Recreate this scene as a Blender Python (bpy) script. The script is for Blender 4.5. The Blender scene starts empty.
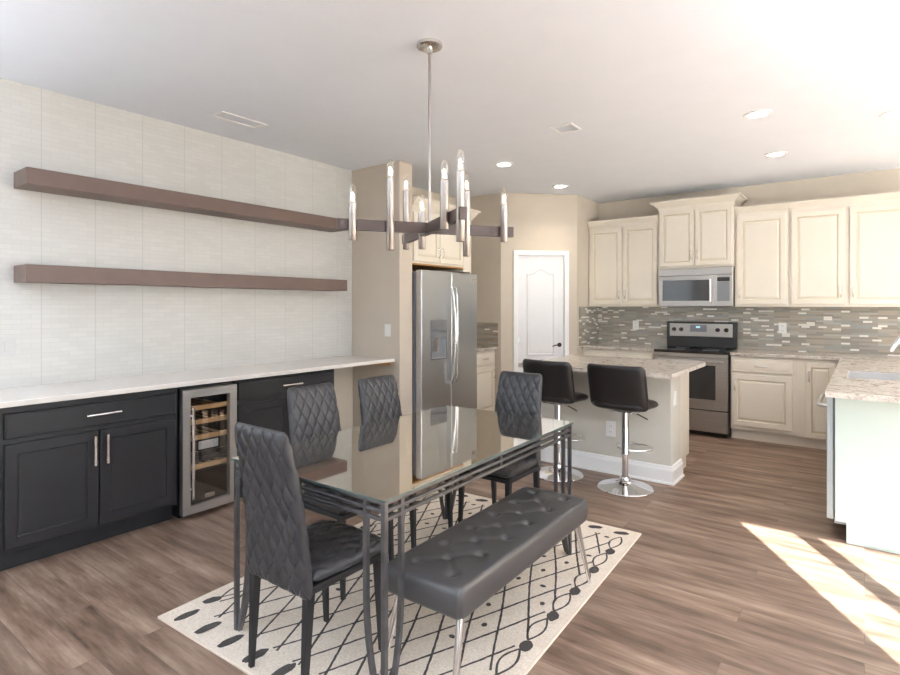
import bpy, bmesh, math, random
from mathutils import Vector, Matrix
R = math.radians
random.seed(7)
C = bpy.context.scene.collection
scn = bpy.context.scene

# ------------------------------------------------------------------ camera
cam_d = bpy.data.cameras.new('camera'); cam = bpy.data.objects.new('camera', cam_d); C.objects.link(cam)
cam.location = (0, 0, 1.40); cam.rotation_euler = (R(90), 0, R(37))
cam_d.sensor_width = 36; cam_d.lens = 550 / 900 * 36
cam_d.shift_y = -31.5 / 900
cam_d.clip_start = 0.05; cam_d.clip_end = 200
scn.camera = cam
# ------------------------------------------------------------------ world, sun, exposure
W = bpy.data.worlds.new('world'); scn.world = W; W.use_nodes = True
bg = W.node_tree.nodes['Background']
bg.inputs[0].default_value = (0.86, 0.93, 1.0, 1); bg.inputs[1].default_value = 2.5
TAN_E = 0.36
sd = bpy.data.lights.new('sun', 'SUN'); sd.energy = 60; sd.angle = R(0.25); sd.color = (1, 0.98, 0.95)
sun = bpy.data.objects.new('sun', sd); C.objects.link(sun)
sdir = Vector((-0.53, 0.85, -TAN_E)).normalized()
sun.rotation_euler = sdir.to_track_quat('-Z', 'Y').to_euler()
sun.location = (6, -8, 6)
vs = scn.view_settings
vs.view_transform = 'Standard'; vs.look = 'None'; vs.gamma = 1; vs.use_curve_mapping = False
vs.exposure = 0.30
def area(name, loc, rot, sx, sy, power=0, col=(1, 1, 1), portal=False):
    l = bpy.data.lights.new(name, 'AREA'); l.shape = 'RECTANGLE'; l.size = sx; l.size_y = sy
    l.energy = power; l.color = col
    o = bpy.data.objects.new(name, l); C.objects.link(o); o.location = loc; o.rotation_euler = rot
    if portal: l.cycles.is_portal = True
    return o
# portals over the window openings (they only guide the sky light)
area('window_light', (4.88, 2.75, 1.25), (0, R(90), 0), 2.4, 7.2, portal=True)
area('window_light', (3.53, -0.98, 1.1), (R(90), 0, 0), 2.2, 2.1, portal=True)
area('window_light', (-4.15, -2.8, 1.3), (0, R(-90), 0), 2.2, 3.2, portal=True)

# ------------------------------------------------------------------ materials
def newmat(name):
    m = bpy.data.materials.new(name); m.use_nodes = True
    return m, m.node_tree, m.node_tree.nodes['Principled BSDF']
def srgb(r, g, b):
    f = lambda c: (c / 255 / 12.92) if c <= 10 else ((c / 255 + 0.055) / 1.055) ** 2.4
    return (f(r), f(g), f(b), 1)
def N(t, ty, **kw):
    n = t.nodes.new(ty)
    for k, v in kw.items(): setattr(n, k, v)
    return n
def ramp(t, stops, interp='LINEAR'):
    r = N(t, 'ShaderNodeValToRGB'); cr = r.color_ramp; cr.interpolation = interp
    while len(cr.elements) < len(stops): cr.elements.new(0.5)
    for e, (p, c) in zip(cr.elements, stops): e.position = p; e.color = c
    return r
def mix(t, a, b, fac, mode='MIX'):
    m = N(t, 'ShaderNodeMix', data_type='RGBA', blend_type=mode)
    for s, v in ((m.inputs[6], a), (m.inputs[7], b), (m.inputs[0], fac)):
        if hasattr(v, 'links'): t.links.new(v, s)
        else: s.default_value = v
    return m.outputs[2]
def coords(t, scale=(1, 1, 1), rot=(0, 0, 0), loc=(0, 0, 0)):
    tc = N(t, 'ShaderNodeTexCoord'); mp = N(t, 'ShaderNodeMapping')
    mp.inputs['Scale'].default_value = scale; mp.inputs['Rotation'].default_value = rot; mp.inputs['Location'].default_value = loc
    t.links.new(tc.outputs['Object'], mp.inputs[0]); return mp.outputs[0]
def noise(t, vec, scale, detail=3, rough=0.5):
    n = N(t, 'ShaderNodeTexNoise'); n.inputs['Scale'].default_value = scale; n.inputs['Detail'].default_value = detail
    n.inputs['Roughness'].default_value = rough; t.links.new(vec, n.inputs['Vector']); return n.outputs['Fac']
def bump(t, p, h, strength=0.3, dist=0.01):
    b = N(t, 'ShaderNodeBump'); b.inputs['Strength'].default_value = strength; b.inputs['Distance'].default_value = dist
    t.links.new(h, b.inputs['Height']); t.links.new(b.outputs[0], p.inputs['Normal'])
def plain(name, col, rough=0.5, metal=0, var=0.06, nscale=6, bmp=0, bscale=60, spec=None, coat=0):
    m, t, p = newmat(name)
    v = coords(t); n = noise(t, v, nscale)
    lo = tuple(c * (1 - var) for c in col[:3]) + (1,); hi = tuple(min(1, c * (1 + var)) for c in col[:3]) + (1,)
    r = ramp(t, [(0.3, lo), (0.7, hi)]); t.links.new(n, r.inputs[0]); t.links.new(r.outputs[0], p.inputs['Base Color'])
    p.inputs['Roughness'].default_value = rough; p.inputs['Metallic'].default_value = metal
    if spec is not None: p.inputs['Specular IOR Level'].default_value = spec
    if coat: p.inputs['Coat Weight'].default_value = coat
    if bmp: bump(t, p, noise(t, v, bscale, 4), bmp, 0.004)
    return m
M = {}
M['tan'] = plain('tan_wall_paint', srgb(206, 195, 180), 0.8, var=0.02, bmp=0.1, bscale=120)
M['ceiling'] = plain('ceiling_paint', srgb(238, 243, 251), 0.9, var=0.01, bmp=0.1, bscale=80)
M['lowwall'] = plain('pale_beige_paint', srgb(224, 214, 198), 0.7, var=0.01)
M['offwhite'] = plain('offwhite_paint', srgb(232, 230, 225), 0.7, var=0.02)
M['trim'] = plain('white_trim_paint', srgb(244, 244, 244), 0.4, var=0.01)
M['door'] = plain('white_door_paint', srgb(238, 238, 240), 0.4, var=0.01)
M['black_cab'] = plain('black_cabinet_paint', srgb(40, 41, 44), 0.34, var=0.08, nscale=3)
M['toe'] = plain('dark_toe_board', srgb(34, 36, 40), 0.5, var=0.3, nscale=9)
M['cream'] = plain('cream_cabinet_paint', srgb(226, 218, 204), 0.42, var=0.015)
M['glaze'] = plain('tan_glaze_line', srgb(212, 200, 178), 0.5, var=0.03)
M['island'] = plain('island_grey_paint', srgb(208, 204, 194), 0.6, var=0.015)
M['quartz'] = plain('white_quartz', srgb(235, 230, 224), 0.22, var=0.02, nscale=12)
M['chrome'] = plain('chrome', (0.86, 0.86, 0.87, 1), 0.07, 1, var=0.01)
M['nickel'] = plain('satin_nickel', (0.72, 0.69, 0.66, 1), 0.25, 1, var=0.03)
M['tablemetal'] = plain('pewter_table_metal', (0.15, 0.152, 0.162, 1), 0.32, 0.85, var=0.15, nscale=25)
M['legblack'] = plain('charcoal_leg_leather', srgb(32, 32, 35), 0.5, var=0.1)
M['leather'] = plain('charcoal_leather', srgb(54, 54, 57), 0.31, var=0.06, nscale=14, bmp=0.12, bscale=260)
M['benchleather'] = plain('grey_bench_leather', srgb(70, 69, 70), 0.3, var=0.05, nscale=5, bmp=0.1, bscale=240)
M['stool'] = plain('black_stool_leather', srgb(28, 26, 27), 0.3, var=0.1, nscale=10, bmp=0.12, bscale=200)
M['bronze'] = plain('dark_bronze', srgb(60, 52, 48), 0.35, 0.6, var=0.1)
M['shelf'] = plain('taupe_brown_shelf_wood', srgb(112, 92, 84), 0.42, var=0.07, nscale=8)
M['tubemetal'] = plain('satin_steel_tube', (0.42, 0.385, 0.36, 1), 0.33, 1, var=0.03)
M['armwood'] = plain('chandelier_arm_grey_wood', srgb(84, 70, 66), 0.36, 0.2, var=0.12, nscale=10)
M['plastic'] = plain('white_plate_plastic', srgb(240, 240, 238), 0.35, var=0.01)
M['wallplate'] = plain('grey_white_plate', srgb(206, 206, 204), 0.4, var=0.01)
M['slot'] = plain('dark_slot', srgb(90, 88, 86), 0.6)
M['blackglass'] = plain('black_glass', (0.012, 0.012, 0.013, 1), 0.06, var=0.1, coat=0.5)
M['ovenglass'] = plain('dark_oven_glass', (0.03, 0.031, 0.033, 1), 0.1, var=0.1, coat=0.5)
M['blackplastic'] = plain('black_plastic', (0.02, 0.02, 0.02, 1), 0.4, var=0.1)
M['beech'] = plain('beech_rack_wood', srgb(226, 184, 132), 0.5, var=0.1, nscale=20)
M['rawwood'] = plain('raw_wood_underside', srgb(176, 128, 70), 0.6, var=0.12, nscale=10)
M['paper'] = plain('white_paper_label', srgb(240, 240, 240), 0.6, var=0.01)
M['fridge_side'] = plain('grey_fridge_side', srgb(128, 130, 134), 0.45, 0.3, var=0.04)
M['bluegrey'] = plain('dishwasher_side_steel', srgb(176, 186, 190), 0.35, 0.5, var=0.02)
M['sinksteel'] = plain('sink_steel', (0.68, 0.68, 0.69, 1), 0.4, 0.7, var=0.05)
M['outside'] = plain('patio_concrete', srgb(190, 186, 178), 0.8, var=0.05)

def steel(name, col, rough, axis):
    m, t, p = newmat(name)
    sc = [2, 2, 2]; 
    for i in range(3): sc[i] = 220 if i != axis else 2
    n = noise(t, coords(t, tuple(sc)), 1.0, 2)
    r = ramp(t, [(0.25, tuple(c * 0.9 for c in col) + (1,)), (0.75, tuple(min(1, c * 1.08) for c in col) + (1,))])
    t.links.new(n, r.inputs[0]); t.links.new(r.outputs[0], p.inputs['Base Color'])
    p.inputs['Metallic'].default_value = 0.95; p.inputs['Roughness'].default_value = rough
    return m
M['steel'] = steel('brushed_steel', (0.62, 0.62, 0.62), 0.3, 0)
M['fridge'] = steel('fridge_steel', (0.53, 0.545, 0.56), 0.3, 1)
M['rangesteel'] = steel('range_steel', (0.44, 0.415, 0.39), 0.36, 0)

def emit(name, col, s):
    m, t, p = newmat(name)
    p.inputs['Base Color'].default_value = col; p.inputs['Emission Color'].default_value = col; p.inputs['Emission Strength'].default_value = s
    return m
M['lamp'] = emit('recessed_lamp_lens', (1, 0.93, 0.82, 1), 14)
M['filament'] = emit('glowing_filament', (1, 0.74, 0.46, 1), 9)
M['display'] = emit('clock_display', (0.5, 0.8, 1, 1), 0.6)

def glass(name, tint, lo, hi, rough=0.02):
    m, t, p = newmat(name)
    t.nodes.remove(p)
    tr = N(t, 'ShaderNodeBsdfTransparent'); gl = N(t, 'ShaderNodeBsdfGlossy'); mx = N(t, 'ShaderNodeMixShader')
    lw = N(t, 'ShaderNodeLayerWeight'); lw.inputs['Blend'].default_value = 0.5
    n = noise(t, coords(t), 3.0)
    rr = ramp(t, [(0, (rough, rough, rough, 1)), (1, (rough * 1.4, rough * 1.4, rough * 1.4, 1))]); t.links.new(n, rr.inputs[0])
    t.links.new(rr.outputs[0], gl.inputs['Roughness'])
    mr = N(t, 'ShaderNodeMapRange'); mr.inputs['To Min'].default_value = lo; mr.inputs['To Max'].default_value = hi
    t.links.new(lw.outputs['Facing'], mr.inputs['Value'])
    tr.inputs[0].default_value = tint; gl.inputs[0].default_value = (0.97, 0.96, 0.93, 1)
    t.links.new(mr.outputs[0], mx.inputs[0]); t.links.new(tr.outputs[0], mx.inputs[1]); t.links.new(gl.outputs[0], mx.inputs[2])
    t.links.new(mx.outputs[0], t.nodes['Material Output'].inputs[0])
    return m
M['tableglass'] = glass('bronze_table_glass', (0.70, 0.66, 0.58, 1), 0.22, 0.85)
M['glassedge'] = plain('green_glass_edge', (0.10, 0.14, 0.13, 1), 0.12, var=0.1)
M['coolerglass'] = glass('smoked_cooler_glass', (0.9, 0.9, 0.9, 1), 0.04, 0.4)
M['bulbglass'] = glass('clear_bulb_glass', (0.97, 0.97, 0.97, 1), 0.04, 0.5)
M['windowglass'] = glass('window_glass', (0.97, 0.98, 0.98, 1), 0.0, 0.05)

# floor planks running along x
m, t, p = newmat('wood_plank_floor'); v = coords(t)
bk = N(t, 'ShaderNodeTexBrick'); bk.offset = 0.37; bk.offset_frequency = 3
bk.inputs['Scale'].default_value = 1; bk.inputs['Brick Width'].default_value = 1.22; bk.inputs['Row Height'].default_value = 0.15
bk.inputs['Mortar Size'].default_value = 0.0015; bk.inputs['Color1'].default_value = (0, 0, 0, 1); bk.inputs['Color2'].default_value = (1, 1, 1, 1)
bk.inputs['Mortar'].default_value = (0.5, 0.5, 0.5, 1)
t.links.new(v, bk.inputs['Vector'])
# per plank shift of the grain
vm = N(t, 'ShaderNodeVectorMath', operation='ADD'); vs2 = N(t, 'ShaderNodeVectorMath', operation='SCALE'); vs2.inputs['Scale'].default_value = 7.0
t.links.new(bk.outputs['Color'], vs2.inputs[0]); t.links.new(v, vm.inputs[0]); t.links.new(vs2.outputs[0], vm.inputs[1])
def stretch(sc):
    mp = N(t, 'ShaderNodeMapping'); mp.inputs['Scale'].default_value = sc; t.links.new(vm.outputs[0], mp.inputs[0]); return mp.outputs[0]
g1 = noise(t, stretch((1.3, 9, 1)), 1.6, 5, 0.6); g2 = noise(t, stretch((3, 70, 1)), 1.5, 4, 0.6)
base = ramp(t, [(0.28, srgb(92, 73, 61)), (0.44, srgb(127, 104, 89)), (0.56, srgb(148, 125, 109)), (0.72, srgb(174, 152, 135))])
t.links.new(g1, base.inputs[0])
fine = ramp(t, [(0.3, (0.80, 0.79, 0.78, 1)), (0.6, (1, 1, 1, 1))]); t.links.new(g2, fine.inputs[0])
c1 = mix(t, base.outputs[0], fine.outputs[0], 0.8, 'MULTIPLY')
tone = ramp(t, [(0, (0.84, 0.83, 0.82, 1)), (1, (1.08, 1.07, 1.06, 1))]); t.links.new(bk.outputs['Color'], tone.inputs[0])
c2 = mix(t, c1, tone.outputs[0], 1.0, 'MULTIPLY')
c3 = mix(t, c2, srgb(112, 96, 86), bk.outputs['Fac'])
t.links.new(c3, p.inputs['Base Color']); p.inputs['Roughness'].default_value = 0.42
bump(t, p, g2, 0.12, 0.002)
M['floor'] = m

# embossed white brick panel wall (wall lies in the y z plane)
m, t, p = newmat('white_brick_panel_wall')
tc = N(t, 'ShaderNodeTexCoord'); sx = N(t, 'ShaderNodeSeparateXYZ'); cx = N(t, 'ShaderNodeCombineXYZ')
t.links.new(tc.outputs['Object'], sx.inputs[0]); t.links.new(sx.outputs[1], cx.inputs[0]); t.links.new(sx.outputs[2], cx.inputs[1])
def brick(t, vec, w, h, mort, off=0.5, c1=(0, 0, 0, 1), c2=(1, 1, 1, 1)):
    b = N(t, 'ShaderNodeTexBrick'); b.offset = off; b.inputs['Scale'].default_value = 1
    b.inputs['Brick Width'].default_value = w; b.inputs['Row Height'].default_value = h; b.inputs['Mortar Size'].default_value = mort
    b.inputs['Color1'].default_value = c1; b.inputs['Color2'].default_value = c2; b.inputs['Mortar'].default_value = (0.5, 0.5, 0.5, 1)
    t.links.new(vec, b.inputs['Vector']); return b
b1 = brick(t, cx.outputs[0], 0.10, 0.03, 0.0016); b2 = brick(t, cx.outputs[0], 0.3, 30, 0.0022, 0)
tone = ramp(t, [(0, srgb(210, 209, 205)), (1, srgb(216, 215, 211))]); t.links.new(b1.outputs['Color'], tone.inputs[0])
ca = mix(t, tone.outputs[0], srgb(205, 204, 200), b1.outputs['Fac']); cb = mix(t, ca, srgb(194, 193, 189), b2.outputs['Fac'])
nz = noise(t, cx.outputs[0], 3.0, 4); nr = ramp(t, [(0.3, (0.965, 0.965, 0.965, 1)), (0.7, (1, 1, 1, 1))]); t.links.new(nz, nr.inputs[0])
t.links.new(mix(t, cb, nr.outputs[0], 1.0, 'MULTIPLY'), p.inputs['Base Color']); p.inputs['Roughness'].default_value = 0.32
bump(t, p, b1.outputs['Color'], 0.15, 0.003)
M['brickwall'] = m

# glass mosaic backsplash (uses x+y as the running coordinate so it works on both wall directions)
m, t, p = newmat('glass_mosaic_backsplash')
tc = N(t, 'ShaderNodeTexCoord'); sx = N(t, 'ShaderNodeSeparateXYZ'); cx = N(t, 'ShaderNodeCombineXYZ'); ad = N(t, 'ShaderNodeMath', operation='ADD')
t.links.new(tc.outputs['Object'], sx.inputs[0]); t.links.new(sx.outputs[0], ad.inputs[0]); t.links.new(sx.outputs[1], ad.inputs[1])
t.links.new(ad.outputs[0], cx.inputs[0]); t.links.new(sx.outputs[2], cx.inputs[1])
b1 = brick(t, cx.outputs[0], 0.15, 0.0205, 0.0009, 0.43); b1.offset_frequency = 3
b2 = brick(t, cx.outputs[0], 0.075, 0.0205, 0.0009, 0.61); b2.offset_frequency = 3
r1 = ramp(t, [(0, srgb(146, 141, 132)), (0.25, srgb(164, 157, 146)), (0.45, srgb(152, 154, 148)), (0.62, srgb(172, 161, 146)), (0.8, srgb(152, 145, 136)), (0.9, srgb(178, 172, 162))], 'CONSTANT')
t.links.new(b1.outputs['Color'], r1.inputs[0])
w = ramp(t, [(0, (0, 0, 0, 1)), (0.90, (1, 1, 1, 1))], 'CONSTANT'); t.links.new(b2.outputs['Color'], w.inputs[0])
ca = mix(t, r1.outputs[0], srgb(232, 228, 220), w.outputs[0])
cb = mix(t, ca, srgb(160, 154, 144), b1.outputs['Fac'])
t.links.new(cb, p.inputs['Base Color']); p.inputs['Roughness'].default_value = 0.22
M['mosaic'] = m

# granite
m, t, p = newmat('granite'); v = coords(t)
n1 = noise(t, v, 16, 6, 0.7); n2 = noise(t, v, 75, 4, 0.65)
r1 = ramp(t, [(0.32, srgb(140, 130, 124)), (0.44, srgb(186, 176, 166)), (0.54, srgb(212, 205, 196)), (0.66, srgb(172, 160, 152))]); t.links.new(n1, r1.inputs[0])
r2 = ramp(t, [(0.36, (0.62, 0.6, 0.6, 1)), (0.5, (1, 1, 1, 1))]); t.links.new(n2, r2.inputs[0])
t.links.new(mix(t, r1.outputs[0], r2.outputs[0], 0.7, 'MULTIPLY'), p.inputs['Base Color']); p.inputs['Roughness'].default_value = 0.15
M['granite'] = m

# rug
m, t, p = newmat('cream_rug_pile'); v = coords(t)
n1 = noise(t, v, 140, 3, 0.7); n2 = noise(t, v, 7, 4)
r1 = ramp(t, [(0.3, srgb(212, 198, 182)), (0.6, srgb(240, 229, 216))]); t.links.new(n1, r1.inputs[0])
r2 = ramp(t, [(0.3, (0.93, 0.92, 0.90, 1)), (0.7, (1, 1, 1, 1))]); t.links.new(n2, r2.inputs[0])
t.links.new(mix(t, r1.outputs[0], r2.outputs[0], 1.0, 'MULTIPLY'), p.inputs['Base Color']); p.inputs['Roughness'].default_value = 0.95
bump(t, p, n1, 0.5, 0.004); M['rug'] = m
M['rugdark'] = plain('charcoal_rug_yarn', srgb(74, 70, 68), 0.95, var=0.35, nscale=150, bmp=0.5, bscale=150)
M['rugedge'] = plain('rug_binding', srgb(226, 212, 196), 0.9, var=0.03)

# ------------------------------------------------------------------ mesh helpers
def obj(name, bm, mat, parent=None, smooth=False, loc=None, rot=None):
    me = bpy.data.meshes.new(name); bmesh.ops.recalc_face_normals(bm, faces=bm.faces); bm.to_mesh(me); bm.free()
    mats = mat if isinstance(mat, (list, tuple)) else [mat]
    for x in mats: me.materials.append(M[x])
    if smooth:
        for f in me.polygons: f.use_smooth = True
        try: me.set_sharp_from_angle(angle=R(40))
        except Exception: pass
    o = bpy.data.objects.new(name, me); C.objects.link(o)
    if parent: o.parent = parent
    if loc: o.location = loc
    if rot: o.rotation_euler = rot
    return o
def thing(name, label, cat, loc=(0, 0, 0), rotz=0, group=None):
    o = bpy.data.objects.new(name, None); C.objects.link(o); o.location = loc; o.rotation_euler = (0, 0, rotz)
    o.empty_display_size = 0.1
    o['label'] = label; o['category'] = cat
    if group: o['group'] = group
    return o
def tag(o, label, cat, group=None):
    o['label'] = label; o['category'] = cat
    if group: o['group'] = group
    return o
def struct(name, bm, mat, parent=None, **k):
    o = obj(name, bm, mat, parent, **k)
    if not parent: o['kind'] = 'structure'
    return o
def dup(root, loc, rotz, label, group=None):
    r = root.copy(); C.objects.link(r); r.location = loc; r.rotation_euler = (0, 0, rotz); r['label'] = label
    if group: r['group'] = group
    for ch in list(root.children):
        c = ch.copy(); C.objects.link(c); c.parent = r
        for g in list(ch.children):
            d = g.copy(); C.objects.link(d); d.parent = c
    return r
def B(): return bmesh.new()
def box(bm, x0, x1, y0, y1, z0, z1, bev=0.0, mi=0, seg=1):
    vs_ = [bm.verts.new(q) for q in ((x0, y0, z0), (x1, y0, z0), (x1, y1, z0), (x0, y1, z0), (x0, y0, z1), (x1, y0, z1), (x1, y1, z1), (x0, y1, z1))]
    fs = [bm.faces.new([vs_[i] for i in q]) for q in ((3, 2, 1, 0), (4, 5, 6, 7), (0, 1, 5, 4), (1, 2, 6, 5), (2, 3, 7, 6), (3, 0, 4, 7))]
    for f in fs: f.material_index = mi
    if bev > 0:
        es = list({e for f in fs for e in f.edges})
        r = bmesh.ops.bevel(bm, geom=es, offset=bev, segments=seg, affect='EDGES', profile=0.5)
        for f in r['faces']: f.material_index = mi
    return bm
def bx(*a, **k): return box(B(), *a, **k)
def frame_of(d):
    d = d.normalized(); up = Vector((0, 0, 1)) if abs(d.z) < 0.95 else Vector((1, 0, 0))
    s = d.cross(up).normalized(); return s, s.cross(d).normalized()
def tube(bm, pts, rad, seg=10, cap=True, mi=0):
    pts = [Vector(q) for q in pts]; n = len(pts); rads = rad if isinstance(rad, (list, tuple)) else [rad] * n
    rings = []; s = None
    for i, q in enumerate(pts):
        d = (pts[min(i + 1, n - 1)] - pts[max(i - 1, 0)]).normalized()
        if s is None: s, u = frame_of(d)
        else:
            s = (s - d * s.dot(d)).normalized(); u = s.cross(d).normalized()
        rings.append([bm.verts.new(q + (s * math.cos(2 * math.pi * k / seg) + u * math.sin(2 * math.pi * k / seg)) * rads[i]) for k in range(seg)])
    for a, b in zip(rings, rings[1:]):
        for k in range(seg):
            f = bm.faces.new((a[k], a[(k + 1) % seg], b[(k + 1) % seg], b[k])); f.material_index = mi
    if cap:
        for r_ in (rings[0], rings[-1]):
            f = bm.faces.new(r_); f.material_index = mi
    return bm
def sqbar(bm, pts, w, d=None, side=(1, 0, 0)):
    """a rectangular bar swept along pts; side is the width direction"""
    d = d or w; pts = [Vector(q) for q in pts]; n = len(pts); rings = []
    ws = w if isinstance(w, (list, tuple)) else [w] * n; ds = d if isinstance(d, (list, tuple)) else [d] * n
    for i, q in enumerate(pts):
        t_ = (pts[min(i + 1, n - 1)] - pts[max(i - 1, 0)]).normalized()
        s = Vector(side); s = (s - t_ * s.dot(t_)).normalized(); u = s.cross(t_)
        rings.append([bm.verts.new(q + s * a * ws[i] / 2 + u * b * ds[i] / 2) for a, b in ((-1, -1), (1, -1), (1, 1), (-1, 1))])
    for a, b in zip(rings, rings[1:]):
        for k in range(4): bm.faces.new((a[k], a[(k + 1) % 4], b[(k + 1) % 4], b[k]))
    bm.faces.new(rings[0]); bm.faces.new(rings[-1]); return bm
def lathe(bm, prof, c=(0, 0, 0), seg=32, mi=0):
    """prof: (radius, z) list, revolved about z through c"""
    rings = []
    for r_, z in prof:
        if r_ < 1e-6: rings.append([bm.verts.new((c[0], c[1], c[2] + z))])
        else: rings.append([bm.verts.new((c[0] + r_ * math.cos(2 * math.pi * k / seg), c[1] + r_ * math.sin(2 * math.pi * k / seg), c[2] + z)) for k in range(seg)])
    for a, b in zip(rings, rings[1:]):
        for k in range(seg):
            k2 = (k + 1) % seg
            if len(a) == 1 and len(b) == 1: continue
            if len(a) == 1: f = bm.faces.new((a[0], b[k], b[k2]))
            elif len(b) == 1: f = bm.faces.new((a[k], a[k2], b[0]))
            else: f = bm.faces.new((a[k], a[k2], b[k2], b[k]))
            f.material_index = mi
    for r_ in (rings[0], rings[-1]):
        if len(r_) > 2: bm.faces.new(r_).material_index = mi
    return bm
def prism(bm, poly, z0, z1, mi=0):
    a = [bm.verts.new((x, y, z0)) for x, y in poly]; b = [bm.verts.new((x, y, z1)) for x, y in poly]; n = len(poly)
    fs = [bm.faces.new(a[::-1]), bm.faces.new(b)] + [bm.faces.new((a[i], a[(i + 1) % n], b[(i + 1) % n], b[i])) for i in range(n)]
    for f in fs: f.material_index = mi
    return bm
def extr_profile(bm, prof, path, mi=0):
    """sweep a profile of (out, z) along an xy path of (point, outward miter vector)"""
    rings = [[bm.verts.new((px + o * mx_, py + o * my_, z)) for o, z in prof] for (px, py), (mx_, my_) in path]
    n = len(prof)
    for a, b in zip(rings, rings[1:]):
        for k in range(n):
            bm.faces.new((a[k], a[(k + 1) % n], b[(k + 1) % n], b[k])).material_index = mi
    bm.faces.new(rings[0]); bm.faces.new(rings[-1]); return bm

# ------------------------------------------------------------------ room shell
XL, H, YB, YR = -4.08, 2.75, 6.95, -0.9
XR = 4.8
YQ = -4.6
LP = [(XL - 0.12, YQ - 0.1), (2.42, YQ - 0.1), (2.42, YR - 0.1), (XR + 0.1, YR - 0.1), (XR + 0.1, YB + 0.12), (XL - 0.12, YB + 0.12)]
struct('floor', prism(B(), LP, -0.1, 0), 'floor')
struct('ceiling', prism(B(), LP, H, H + 0.1), 'ceiling')
struct('wall_left', bx(XL - 0.12, XL, YR - 0.1, 3.79, 0, H), 'brickwall')
bm = B(); box(bm, XL - 0.12, XL, YQ - 0.1, -4.4, 0, H); box(bm, XL - 0.12, XL, -1.2, YR - 0.1, 0, H); box(bm, XL - 0.12, XL, -4.4, -1.2, 2.4, H); box(bm, XL - 0.12, XL, -4.4, -1.2, 0, 0.2)
struct('wall_left_rear', bm, 'offwhite')
bm = B()
for y in (-4.4, -3.35, -2.3, -1.25): box(bm, XL - 0.09, XL - 0.03, y, y + 0.05, 0.2, 2.4)
w3 = struct('fill_window', bm, 'trim'); obj('window_pane', bx(XL - 0.063, XL - 0.057, -4.35, -1.25, 0.2, 2.4), 'windowglass', w3)  # unseen side window, added to let more skylight in
struct('wall_living_rear', bx(XL, 2.42, YQ - 0.1, YQ, 0, H), 'offwhite')
struct('wall_living_right', bx(2.30, 2.42, YQ, YR - 0.1, 0, H), 'offwhite')
struct('wall_kitchen_left', bx(XL - 0.12, XL, 3.97, 5.62, 0, H), 'tan')
struct('wall_partition', bx(XL - 0.12, -3.44, 3.79, 3.97, 0, H, bev=0.004), 'tan')
struct('wall_pantry_side', bx(XL - 0.12, -3.46, 5.60, 5.72, 0, H), 'tan')
struct('wall_back', bx(-2.79, XR + 0.1, YB, YB + 0.12, 0, H), 'tan')
struct('wall_pantry_right', bx(-2.91, -2.79, 6.27, YB + 0.12, 0, H), 'tan')
# diagonal pantry wall A->B with the door opening
A_, B_ = Vector((-3.46, 5.60)), Vector((-2.79, 6.27)); LD = (B_ - A_).length
def diag(x0, x1, z0, z1, y0=0.0, y1=0.12, bev=0): return bx(x0, x1, y0, y1, z0, z1, bev=bev)
def place_diag(o): o.location = (A_.x, A_.y, 0); o.rotation_euler = (0, 0, R(45)); return o
DC, DW, DH = 0.495, 0.62, 2.03
bm = B(); box(bm, -0.0, DC - DW / 2, 0, 0.1, 0, H); box(bm, DC + DW / 2, LD, 0, 0.1, 0, H); box(bm, DC - DW / 2, DC + DW / 2, 0, 0.1, DH, H)
place_diag(struct('wall_pantry', bm, 'tan'))
bm = B(); cw = 0.055
box(bm, DC - DW / 2 - cw + 0.02, DC - DW / 2 + 0.02, -0.016, 0, 0, DH + cw - 0.02, 0.004); box(bm, DC + DW / 2 - 0.02, DC + DW / 2 + cw - 0.02, -0.016, 0, 0, DH + cw - 0.02, 0.004)
box(bm, DC - DW / 2 - cw + 0.02, DC + DW / 2 + cw - 0.02, -0.018, 0, DH - 0.02, DH + cw - 0.02, 0.004)
box(bm, DC - DW / 2 + 0.001, DC - DW / 2 + 0.02, 0.0, 0.1, 0, DH - 0.001); box(bm, DC + DW / 2 - 0.02, DC + DW / 2 - 0.001, 0.0, 0.1, 0, DH - 0.001); box(bm, DC - DW / 2 + 0.02, DC + DW / 2 - 0.02, 0.0, 0.1, DH - 0.02, DH - 0.001)
place_diag(struct('trim_1', bm, 'trim'))
# pantry door: slab with arched upper panel and a lower panel
def arch_poly(x0, x1, z0, z1, rise, n=16):
    pts = [(x0, z0), (x1, z0)]
    for i in range(n + 1):
        s = 1 - i / n; x = x0 + (x1 - x0) * s; k = abs(2 * s - 1)
        h = 0.5 * (1 + math.cos(math.pi * min(1, k * 1.35))) if k * 1.35 < 1 else 0
        pts.append((x, z1 - rise + rise * h))
    return pts
def inset_poly(poly, d):
    n = len(poly); out = []
    for i in range(n):
        p0, p1, p2 = Vector(poly[i - 1]), Vector(poly[i]), Vector(poly[(i + 1) % n])
        a = (p1 - p0).normalized(); b = (p2 - p1).normalized(); na = Vector((-a.y, a.x)); nb = Vector((-b.y, b.x)); m_ = (na + nb)
        m_ = m_.normalized() / max(0.5, m_.normalized().dot(na)); out.append((p1.x + m_.x * d, p1.y + m_.y * d))
    return out
def relief(bm, poly, steps, y=0.0):
    """concentric loops (inset, depth) around poly in the xz plane; last loop is capped"""
    rings = []
    for d, dep in steps:
        pl = inset_poly(poly, d) if d else poly
        rings.append([bm.verts.new((x, y + dep, z)) for x, z in pl])
    n = len(poly)
    for a, b in zip(rings, rings[1:]):
        for k in range(n): bm.faces.new((a[k], a[(k + 1) % n], b[(k + 1) % n], b[k]))
    bm.faces.new(rings[-1])
dr = place_diag(thing('door_1', 'white pantry door', 'door')); 
for k in ('label', 'category'): del dr[k]
dr['kind'] = 'structure'
x0, x1 = DC - DW / 2 + 0.023, DC + DW / 2 - 0.023
bm = bx(x0, x1, 0.012, 0.045, 0.008, DH - 0.024, bev=0.002)
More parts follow.
